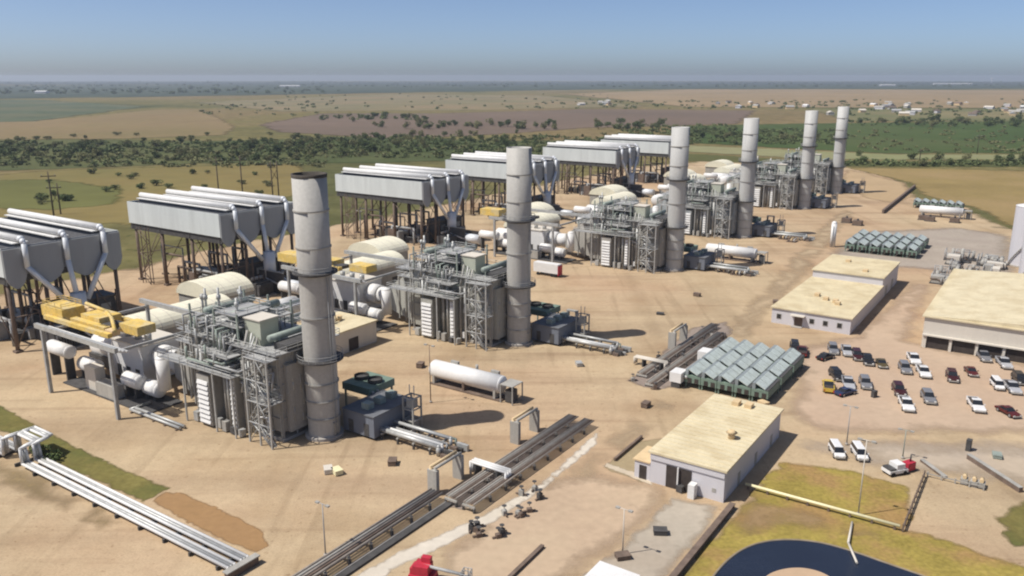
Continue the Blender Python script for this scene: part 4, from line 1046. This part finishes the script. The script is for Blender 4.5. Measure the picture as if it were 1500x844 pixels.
# brown door-like pipe frames right of far stacks
for i, (px, py, h) in enumerate(((1127, 345, 7.5), (838, 486, 5.2), (1130, 280, 6))):
    t = thing('steel_frame', ['narrow brown steel frame right of the fourth stack', 'narrow grey steel frame right of the second stack', 'narrow pale steel frame right of the farthest stack'][i], 'frame', G(px, py), TH)
    for s in (-1, 1): B(-.5, .5, s * 1.2 - .2, s * 1.2 + .2, 0, h).build('post', M['brown' if i == 0 else 'casing'], t)
    B(-.5, .5, -1.4, 1.4, h, h + .3).build('beam', M['casing'], t); B(-.3, .3, -.98, .98, .3, h * .55).build('panel', M['tan'], t)
# far conveyor / berm
p0, p1 = G(1293, 313), G(1340, 275)
d = (p1[0] - p0[0], p1[1] - p0[1])
t = thing('kerb_wall', 'dark low wall along the far dirt track by the ochre field', 'wall', p0, math.atan2(d[1], d[0]))
B(0, math.hypot(*d), -.4, .4, 0, 1.6).build('wall', M['brown'], t); B(0, math.hypot(*d), -.5, .5, 1.6, 1.7).build('coping', M['brown'], t)

# skid row right of the third and fourth stacks
for i, (px, py) in enumerate(((1045, 393), (1062, 398), (1080, 402), (1148, 350), (1160, 354))):
    t = thing('valve_skid', ['first', 'second', 'third', 'fourth', 'fifth'][i] + ' brown valve skid from the left, right of the third stack', 'pipes', G(px, py), TH, 'brown valve skids')
    for k in range(3): MB().tube([(-1.6, -1.2 + k * 1.1, .2), (-1.6, -1.2 + k * 1.1, 1.2), (2, -1.2 + k * 1.1, 1.2)], .22, 8).build('pipe', M[('pipe', 'tan', 'brown')[k]], t)
    B(-2, 2.2, -1.7, 1.7, 0, .2).build('base', M['brown'], t)

# ------------------------------------------------------------------ loose boxes on the yard
for i, (px, py, m, l_) in enumerate(((946, 596, 'brown', 'dark crate alone on the road right of the pale gravel strip'), (616, 538, 'brown', 'brown crate at the left end of the white tank'),
        (575, 680, 'brown', 'small brown crate below the nearest pipe skid'), (481, 692, 'creamwall', 'left of two pale boxes on open dirt below the nearest stack'), (494, 694, 'paleyellow', 'right of two pale boxes on open dirt below the nearest stack'),
        (1021, 434, 'brown', 'brown crate on open gravel right of the third stack'), (967, 461, 'dark', 'dark flat crate beyond the far shadow of the second stack'), (967, 782, 'dark', 'dark crate on the grey concrete apron'),
        (912, 818, 'brown', 'brown crate at the foot of the pale lamp post'), (1280, 582, 'dark', 'small dark bin alone in the car park'), (1418, 660, 'dark', 'dark upright bin behind the slanting low wall'),
        (1460, 670, 'green', 'flat green box behind the slanting low wall'), (1136, 445, 'brown', 'brown crate left of the office corner'), (848, 536, 'pipe', 'grey crate on gravel between tank and second stack skid'),
        (1118, 595, 'tan', 'tan crate at the front corner of the cooler array'), (996, 721, 'dark', 'dark drum by the workshop bay'))):
    t = thing('crate', l_, 'crate', G(px, py), TH + i * .3)
    w = .9 if i not in (9, 10, 15) else .5
    h = (.9, 1.0, .8, .8, .8, .9, .5, .7, .6, 1.3, 1.9, .6, .9, .8, .9, 1.0)[i]
    B(-w, w, -w * .7, w * .7, .12, h).build('body', M[m], t)
    B(-w * 1.05, w * 1.05, -w * .75, w * .75, h, h + .08).build('lid', M[m], t)
    for s in (-1, 1): B(-w, w, s * w * .5 - .08, s * w * .5 + .08, 0, .12).build('skid', M['dark'], t)

# ------------------------------------------------------------------ vehicles
CP = {}
def paint(c):
    cols = dict(white=(.74, .73, .71), silver=(.42, .42, .43), grey=(.20, .20, .21), black=(.022, .02, .02), darkred=(.10, .018, .015), maroon=(.055, .014, .014), brown=(.10, .075, .03), blue=(.03, .04, .09), yellow=(.60, .42, .06), tan=(.35, .28, .19))
    return mat('car_paint_' + c, cols[c], .28, .1, .04, 1., spec=.5)
def vehicle(kind, c, xy, rz, label):
    t = thing({'pickup': 'pickup_truck', 'suv': 'parked_suv', 'sedan': 'parked_car', 'van': 'parked_van'}[kind], label, 'car', xy, rz, 'vehicles in the car park')
    k = 1.02 if kind != 'van' else .84
    L, w, hb, hr = {'pickup': (5.8, 2.0, 1.05, 1.85), 'suv': (5.0, 1.95, 1.1, 1.85), 'sedan': (4.7, 1.8, .92, 1.45), 'van': (5.4, 2.0, 1.3, 2.3)}[kind]
    L *= k; w *= k; hb *= k; hr *= k; x = L / 2; y = w / 2
    p = paint(c)
    prof = {'pickup': [(-x, .45), (-x, hb), (-.15 * x, hb), (.42 * x, hb + .04), (.95 * x, hb - .1), (x, hb - .3), (x, .45)],
            'suv': [(-x, .45), (-x, hb), (.45 * x, hb + .04), (.94 * x, hb - .1), (x, hb - .35), (x, .45)],
            'sedan': [(-x, .4), (-x, hb - .08), (-.6 * x, hb), (.4 * x, hb), (.92 * x, hb - .15), (x, hb - .35), (x, .4)],
            'van': [(-x, .45), (-x, hb), (.72 * x, hb), (.98 * x, hb - .3), (x, .45)]}[kind]
    body = MB().prism(prof, -y, y, 'y').build('body', p, t)
    bv = body.modifiers.new('bevel', 'BEVEL'); bv.width = .09; bv.segments = 2
    a, b, cc, d = {'pickup': (-.22, -.16, .18, .42), 'suv': (-.97, -.86, .14, .44), 'sedan': (-.62, -.34, .1, .42), 'van': (-.98, -.94, .5, .72)}[kind]
    yi = y * .9; yt = y * .76
    cab = MB().hexa([(a * x, -yi, hb - .03), (d * x, -yi, hb - .03), (d * x, yi, hb - .03), (a * x, yi, hb - .03)], [(b * x, -yt, hr - .08), (cc * x, -yt, hr - .08), (cc * x, yt, hr - .08), (b * x, yt, hr - .08)])
    cab.build('window_glass', M['glass'], t)
    rf = MB().hexa([(b * x, -yt - .03, hr - .1), (cc * x, -yt - .03, hr - .1), (cc * x, yt + .03, hr - .1), (b * x, yt + .03, hr - .1)], [(b * x * .95 + .05, -yt + .1, hr), (cc * x - .08, -yt + .1, hr), (cc * x - .08, yt - .1, hr), (b * x * .95 + .05, yt - .1, hr)])
    rf.build('roof', p, t)
    if kind == 'pickup':
        B(-x + .12, -.24 * x, -y + .14, y - .14, hb + .004, hb + .03).build('bed_liner', M['opening'], t)
        for s in (-1, 1): B(-x, -.22 * x, s * y - .1 if s > 0 else -y, s * y if s > 0 else -y + .1, hb, hb + .16).build('bed_side', p, t)
        B(-x, -x + .1, -y + .11, y - .11, hb, hb + .16).build('tailgate', p, t)
    for s in (-1, 1):
        for q in (-.62, .62):
            wh = MB().cyl((q * x, s * (y + .03), .42), (q * x, s * (y - .26), .42), .42, n=16).build('wheel', M['tyre'], t)
            MB().cyl((q * x, s * (y + .04), .42), (q * x, s * (y + .02), .42), .24, n=12).build('rim', M['rim'], wh)
        B(x - .04, x + .03, s * y * .72 - .2, s * y * .72 + .2, hb - .42, hb - .22).build('headlight', M['lamp'], t)
        B(-x - .03, -x + .03, s * y * .84 - .12, s * y * .84 + .12, hb - .4, hb - .12).build('tail_light', M['taillamp'], t)
        B(d * x - .25, d * x - .05, s * (y + .1) - .1, s * (y + .1) + .1, hb + .05, hb + .25).build('mirror', p, t)
    B(x - .02, x + .08, -y * .92, y * .92, .38, .62).build('bumper', M['casing'], t)
    return t
A1 = -1.83    # nose towards the camera, a little left
cars = [('suv', 'black', 1164, 512, A1, 'black suv beside the back right corner of the cooler array'), ('pickup', 'darkred', 1175, 519, 1.2, 'dark red pickup just right of the cooler array corner'),
 ('sedan', 'black', 1209, 526, .6, 'black car at the left end of the row below the office'), ('suv', 'grey', 1220, 516, A1, 'grey suv behind the black car at the row end below the office'),
 ('pickup', 'silver', 1240, 518, A1, 'silver pickup in the row below the office'), ('suv', 'maroon', 1255, 525, A1, 'maroon suv between the silver and dark vehicles below the office'),
 ('pickup', 'black', 1270, 531, A1, 'black pickup with bright bumper in the row below the office'), ('sedan', 'brown', 1291, 536, A1, 'olive brown car alone at the right end of the office row'),
 ('suv', 'black', 1225, 554, A1 + .2, 'black suv at the back of the middle cluster beside the yellow truck'), ('pickup', 'yellow', 1213, 570, 1.25, 'yellow truck at the left end of the middle cluster'),
 ('pickup', 'silver', 1242, 566, A1, 'silver pickup in the middle of the cluster right of the yellow truck'), ('sedan', 'blue', 1238, 578, .5, 'dark blue car at the front of the middle cluster'),
 ('suv', 'grey', 1267, 566, A1, 'grey suv at the right end of the middle cluster'),
 ('pickup', 'white', 1338, 530, A1, 'white pickup at the back of the trio left of the big shed'), ('suv', 'grey', 1325, 544, A1, 'grey suv at the left of the trio near the big shed'), ('pickup', 'white', 1352, 549, A1, 'white pickup at the front right of the trio near the big shed'),
 ('suv', 'maroon', 1394, 556, A1 - .1, 'maroon suv alone before the open bays'), ('sedan', 'darkred', 1422, 548, A1, 'dark red car right of the maroon suv'),
 ('suv', 'maroon', 1316, 576, A1, 'maroon suv just behind the white pickup in the middle of the car park'), ('pickup', 'white', 1327, 597, A1, 'white pickup in front of the maroon suv'),
 ('suv', 'grey', 1359, 587, A1, 'large grey suv alone in the middle of the car park'), ('pickup', 'white', 1429, 598, A1, 'white pickup alone at the front of the car park'),
 ('sedan', 'darkred', 1476, 607, A1 + .4, 'dark red car nearest the lower right of the car park'), ('van', 'white', 1460, 568, A1, 'white van at the right side of the car park'),
 ('pickup', 'silver', 1482, 572, A1, 'silver pickup between the white van and black suv'), ('suv', 'black', 1493, 560, A1, 'black suv at the right edge of the photo'),
 ('pickup', 'grey', 1440, 526, A1, 'grey pickup parked beneath the big shed canopy'), ('pickup', 'silver', 1470, 536, A1, 'silver pickup before the rightmost open bay of the big shed')]
for kind, c, px, py, a, l_ in cars: vehicle(kind, c, G(px, py), a, l_)
for i, (px, py) in enumerate(((1225, 666), (1258, 669))):
    vehicle('van', 'white', G(px, py), A1 + .15, ('left' if i == 0 else 'right') + ' of two white vans on the grey dirt above the lawn')
t = thing('utility_cart', 'white utility cart with dark bed beside the red pump', 'cart', G(1310, 694), .3)
B(-1.7, 1.7, -1, 1, .5, 1.0).build('body', M['white'], t); B(-.4, 1.1, -.9, .9, 1.0, 1.9).build('cab', M['white'], t); B(-1.6, -.5, -.9, .9, 1.0, 1.3).build('bed', M['dark'], t)
for s in (-1, 1):
    for q in (-1.1, 1.1): MB().cyl((q, s * 1.02, .4), (q, s * .8, .4), .4, n=14).build('wheel', M['tyre'], t)
B(1.1, 1.14, -.8, .8, 1.15, 1.8).build('windscreen', M['glass'], t)
t = thing('pump_engine', 'red brown pump engine right of the utility cart', 'pump', G(1330, 690), .5)
B(-.9, .9, -.6, .6, .3, 1.6).build('housing', M['red'], t); B(-1.1, 1.1, -.7, .7, 0, .3).build('skid', M['dark'], t); MB().cyl((.3, 0, 1.6), (.3, 0, 2.6), .12, n=8).build('exhaust', M['dark'], t)

# red boom lift at the bottom edge
p = G(620, 853)
t = thing('boom_lift', 'red boom lift with a thin grey arm at the bottom edge', 'lift', p, -.3)
B(-1.5, 1.5, -1.1, 1.1, .5, 1.4).build('chassis', M['red'], t); B(-1.0, 1.0, -.9, .9, 1.4, 2.6).build('turret', M['red'], t)
B(-1.4, -.5, -.8, .8, 1.45, 2.2).build('engine_cover', M['red'], t); B(-.3, .9, .2, .9, 2.6, 3.3).build('cab', M['red'], t)
for s in (-1, 1):
    for q in (-1, 1): MB().cyl((q, s * 1.3, .5), (q, s * .95, .5), .5, n=16).build('wheel', M['tyre'], t)
MB().tube([(0, 0, 2.4), (5.5, -.6, 2.5)], .2, 8).build('arm', M['steel'], t)
bk = B(5.3, 6.3, -1.3, .2, 1.9, 2.0).build('basket', M['steel'], t); MB().rail(5.3, 6.3, -1.3, .2, 2.0, 1.0, .5).build('handrail', M['steel'], bk)
# dark trench cover at the bottom
p0, p1 = G(745, 850), G(795, 802); d = (p1[0] - p0[0], p1[1] - p0[1])
t = thing('kerb_wall', 'short dark kerb at the bottom edge right of the boom lift', 'wall', p0, math.atan2(d[1], d[0]))
B(0, math.hypot(*d), -.2, .2, 0, .4).build('wall', M['brown'], t); B(0, math.hypot(*d), -.26, .26, .4, .46).build('coping', M['brown'], t)
p0, p1 = G(900, 676), G(940, 642); d = (p1[0] - p0[0], p1[1] - p0[1])
t = thing('kerb_wall', 'short brown kerb along the khaki pad left of the workshop', 'wall', p0, math.atan2(d[1], d[0]))
B(0, math.hypot(*d), -.15, .15, 0, .5).build('wall', M['brown'], t); B(0, math.hypot(*d), -.2, .2, .5, .56).build('coping', M['brown'], t)

# ------------------------------------------------------------------ trees
def crown_mesh(seed, kind):
    rs = random.Random(seed); s = MB()
    if kind == 'tree':
        for k in range(7):
            a = rs.uniform(0, 6.28); d = rs.uniform(.3, 2.1)
            leaf_cloud(s, rs, (d * math.cos(a), d * math.sin(a), rs.uniform(1.2, 3.6)), rs.uniform(1.1, 1.8), 80, .26, .85)
    else:
        for k in range(5):
            a = rs.uniform(0, 6.28); d = rs.uniform(.1, 1.5)
            leaf_cloud(s, rs, (d * math.cos(a), d * math.sin(a), rs.uniform(.7, 1.6)), rs.uniform(.7, 1.1), 70, .19, .75)
    return s
def trunk_mesh(seed, kind):
    rs = random.Random(seed); s = MB()
    top = 1.8 if kind == 'tree' else .9
    s.cyl((0, 0, 0), (.1, .05, top), .22, .13, n=7)
    for k in range(4):
        a = k * 1.57 + rs.uniform(-.4, .4); s.cyl((.1, .05, top * .85), (1.3 * math.cos(a), 1.3 * math.sin(a), top * 1.5), .1, .04, n=5)
    return s
PROTO = []
def tree_proto(kind, seed, lm):
    cm = crown_mesh(seed, kind).build('crown', LEAF[lm]); tm = trunk_mesh(seed, kind).build('trunk', M['bark'])
    r = (cm.data, tm.data)
    bpy.data.objects.remove(cm); bpy.data.objects.remove(tm)
    return r
TP = [tree_proto('tree', s, s % 3) for s in range(6)]
SP = [tree_proto('shrub', 20 + s, (s + 1) % 3) for s in range(5)]
rs = random.Random(33)
def grow(kind, px, py, sc, label, group):
    cm, tm = rs.choice(TP if kind == 'tree' else SP)
    t = thing('tree' if kind == 'tree' else 'shrub', label, kind, G(px, py), rs.uniform(0, 6.28), group)
    s = sc * rs.uniform(.75, 1.3); t.scale = (s * rs.uniform(.9, 1.25), s * rs.uniform(.9, 1.25), s * rs.uniform(.85, 1.1))
    for nm, me in (('crown', cm), ('trunk', tm)):
        o = bpy.data.objects.new(nm, me); COL.objects.link(o); o.parent = t
def scatter(kind, n, x0, x1, y0, y1, sc, label, group, slope=0.):
    for _ in range(n):
        x = rs.uniform(x0, x1); grow(kind, x, rs.uniform(y0, y1) + slope * (x - x0), sc, label, group)
scatter('tree', 75, -20, 480, 212, 243, 1.15, 'bushy green tree in the belt behind the leftmost condensers', 'trees of the left belt', -.015)
scatter('tree', 75, 420, 760, 204, 232, 1.2, 'bushy green tree in the belt above the middle condensers', 'trees of the middle belt', -.03)
scatter('shrub', 26, 60, 440, 252, 300, 1.35, 'small dark shrub on the ochre grass behind the left condensers', 'shrubs on the ochre grass')
scatter('tree', 34, 640, 1000, 182, 190, 1.7, 'dark tree in the hedge line across the purple brown field', 'trees of the hedge line')
scatter('tree', 20, 500, 640, 168, 186, 1.7, 'dark tree on the slanting hedge left of the purple brown field', 'trees of the slanting hedge', .03)
scatter('tree', 30, 1240, 1520, 178, 186, 1.7, 'tree along the near edge of the distant houses at right', 'trees before the houses')
scatter('tree', 22, 1240, 1520, 228, 244, 1.1, 'low tree on the dark green strip beyond the far stacks', 'trees of the dark strip')
scatter('shrub', 20, -10, 480, 198, 210, 1.8, 'small tree along the edge of the tan field at left', 'trees by the tan field')
scatter('tree', 14, 1000, 1240, 192, 208, 1.5, 'tree beside the green field behind the far stacks', 'trees by the green field')

def far_wood(name, label, areas, lm, size):
    s = MB(); r = random.Random(name)
    for x0, x1, y0, y1, n in areas:
        for _ in range(n):
            gx, gy = G(r.uniform(x0, x1), r.uniform(y0, y1)); h = size * r.uniform(.6, 1.4)
            wide = r.uniform(1, 2.2)
            for k in range(4):
                ox, oy = r.uniform(-h, h) * .6 * wide, r.uniform(-h, h) * .6
                leaf_cloud(s, r, (gx + ox, gy + oy, h * r.uniform(.25, .6)), h * r.uniform(.4, .7), 13, h * .24, .7)
    o = s.build(name, LEAF[lm]); tag(o, label, 'trees', kind='stuff')
    for p in o.data.polygons: p.use_smooth = False
far_wood('distant_trees', 'hazy dark woods just below the horizon', [(-200, 1700, 119.2, 122, 420), (-100, 500, 123, 138, 200), (500, 1600, 122, 128, 230)], 0, 9)
far_wood('distant_scrub', 'specks of trees among the far tan fields', [(400, 900, 138, 160, 90), (860, 1250, 148, 160, 110), (1200, 1550, 146, 170, 130), (280, 480, 150, 170, 40), (420, 640, 170, 176, 30)], 1, 3.6)
far_wood('belt_scrub', 'low scrub filling the green belts behind the plant', [(-40, 480, 208, 244, 230), (430, 900, 200, 232, 300), (1000, 1240, 190, 212, 250), (1240, 1600, 238, 244, 120), (900, 1080, 184, 200, 160)], 1, 2.6)
far_wood('belt_thicket', 'paler thickets scattered through the green belts behind the plant', [(-40, 480, 206, 246, 300), (430, 900, 198, 232, 260), (1240, 1600, 182, 224, 160)], 2, 2.2)
far_wood('dark_thicket', 'dark green thickets scattered through the green belts behind the plant', [(-40, 480, 210, 224, 150), (430, 900, 204, 226, 170), (1240, 1600, 176, 184, 110)], 0, 2.6)

# ------------------------------------------------------------------ distant houses
hp = [(1180 + rs.uniform(0, 330), rs.uniform(152, 170)) for _ in range(30)] + [(rs.uniform(800, 900), rs.uniform(150, 158)) for _ in range(6)] + [(rs.uniform(1030, 1180), rs.uniform(150, 160)) for _ in range(8)]
for i, (px, py) in enumerate(hp):
    grp = 'distant houses at right' if px >= 1180 else 'distant houses in the middle'
    t = thing('farm_house', 'tiny distant pale house %s' % ('among trees at the right' if px >= 1180 else 'on the tan fields beyond the stacks'), 'house', G(px, py), rs.uniform(0, 3), grp)
    L, w, h = rs.uniform(5, 9), rs.uniform(3.5, 5), rs.uniform(3, 4.5)
    B(-L, L, -w, w, 0, h).build('wall', M[('wall', 'tan', 'casing')[i % 3]], t)
    MB().prism([(-w - .5, h), (w + .5, h), (0, h + 2.6)], -L - .4, L + .4, 'x').build('roof', M[('creamwall', 'brown', 'casing', 'steel', 'white')[i % 5]], t)
for px, py, l_, L in ((425, 127.5, 'long pale shed on the hazy horizon at left of middle', 60), (1395, 124, 'long pale shed on the horizon at right', 150), (1300, 126, 'shorter pale shed on the horizon left of the long one', 50), (62, 137, 'small pale shed far off at the left', 20)):
    t = thing('distant_shed', l_, 'building', G(px, py))
    B(-L, L, -15, 15, 0, 7).build('wall', M['wall'], t); MB().prism([(-15.5, 7), (15.5, 7), (0, 10)], -L - .5, L + .5, 'x').build('roof', M['white'], t)
t = thing('water_tower', 'thin pale tower on the horizon at far right', 'tower', G(1452, 122.5))
MB().cyl((0, 0, 0), (0, 0, 40), 4, 3, n=12).build('shaft', M['wall'], t); MB().ball((0, 0, 44), 8, 14, 8).build('bowl', M['wall'], t)

# ------------------------------------------------------------------ haze
hm = bpy.data.materials.new('haze'); hm.use_nodes = True
hn = hm.node_tree.nodes; hn.remove(hn['Principled BSDF'])
pv = hn.new('ShaderNodeVolumePrincipled'); pv.inputs['Color'].default_value = (.78, .86, .97, 1); pv.inputs['Density'].default_value = 9e-5
pv.inputs['Anisotropy'].default_value = .2
hm.node_tree.links.new(pv.outputs[0], hn['Material Output'].inputs['Volume'])
hz = B(-RG - 50, RG + 50, -RG - 50, RG + 50, -1, 75).build('haze', hm); tag(hz, kind='stuff')

# ------------------------------------------------------------------ light, sky, camera
el = R(57); az = math.atan2(-.96, -.265)      # compass angle of the sun, from +Y towards +X
S = Vector((math.sin(az) * math.cos(el), math.cos(az) * math.cos(el), math.sin(el)))
sl = bpy.data.lights.new('sun', 'SUN'); sl.energy = 3.6; sl.angle = R(.5); sl.color = (1, .955, .89)
so = bpy.data.objects.new('sun', sl); COL.objects.link(so); so.rotation_euler = (-S).to_track_quat('-Z', 'Y').to_euler(); so.location = (0, 0, 300)
w = bpy.data.worlds.new('World'); sc.world = w; w.use_nodes = True
nt = w.node_tree; bg = nt.nodes['Background']
sk = nt.nodes.new('ShaderNodeTexSky'); sk.sky_type = 'NISHITA'; sk.sun_disc = False
sk.sun_elevation = el; sk.sun_rotation = az; sk.altitude = 0; sk.air_density = .45; sk.dust_density = 1.1; sk.ozone_density = 2.5
nt.links.new(sk.outputs[0], bg.inputs['Color']); bg.inputs['Strength'].default_value = .094

cd = bpy.data.cameras.new('camera'); cam = bpy.data.objects.new('camera', cd); COL.objects.link(cam)
cam.location = (0, 0, HC); cam.rotation_euler = (math.pi / 2 - PITCH, 0, 0)
cd.sensor_width = 36; cd.lens = 36 * F / 1500; cd.clip_end = 60000; cd.clip_start = .5
sc.camera = cam
sc.render.engine = 'CYCLES'; sc.cycles.filter_width = 2.1
sc.render.resolution_x, sc.render.resolution_y = 1024, 576
sc.view_settings.view_transform = 'Standard'; sc.view_settings.look = 'None'; sc.view_settings.gamma = 1; sc.view_settings.exposure = .52
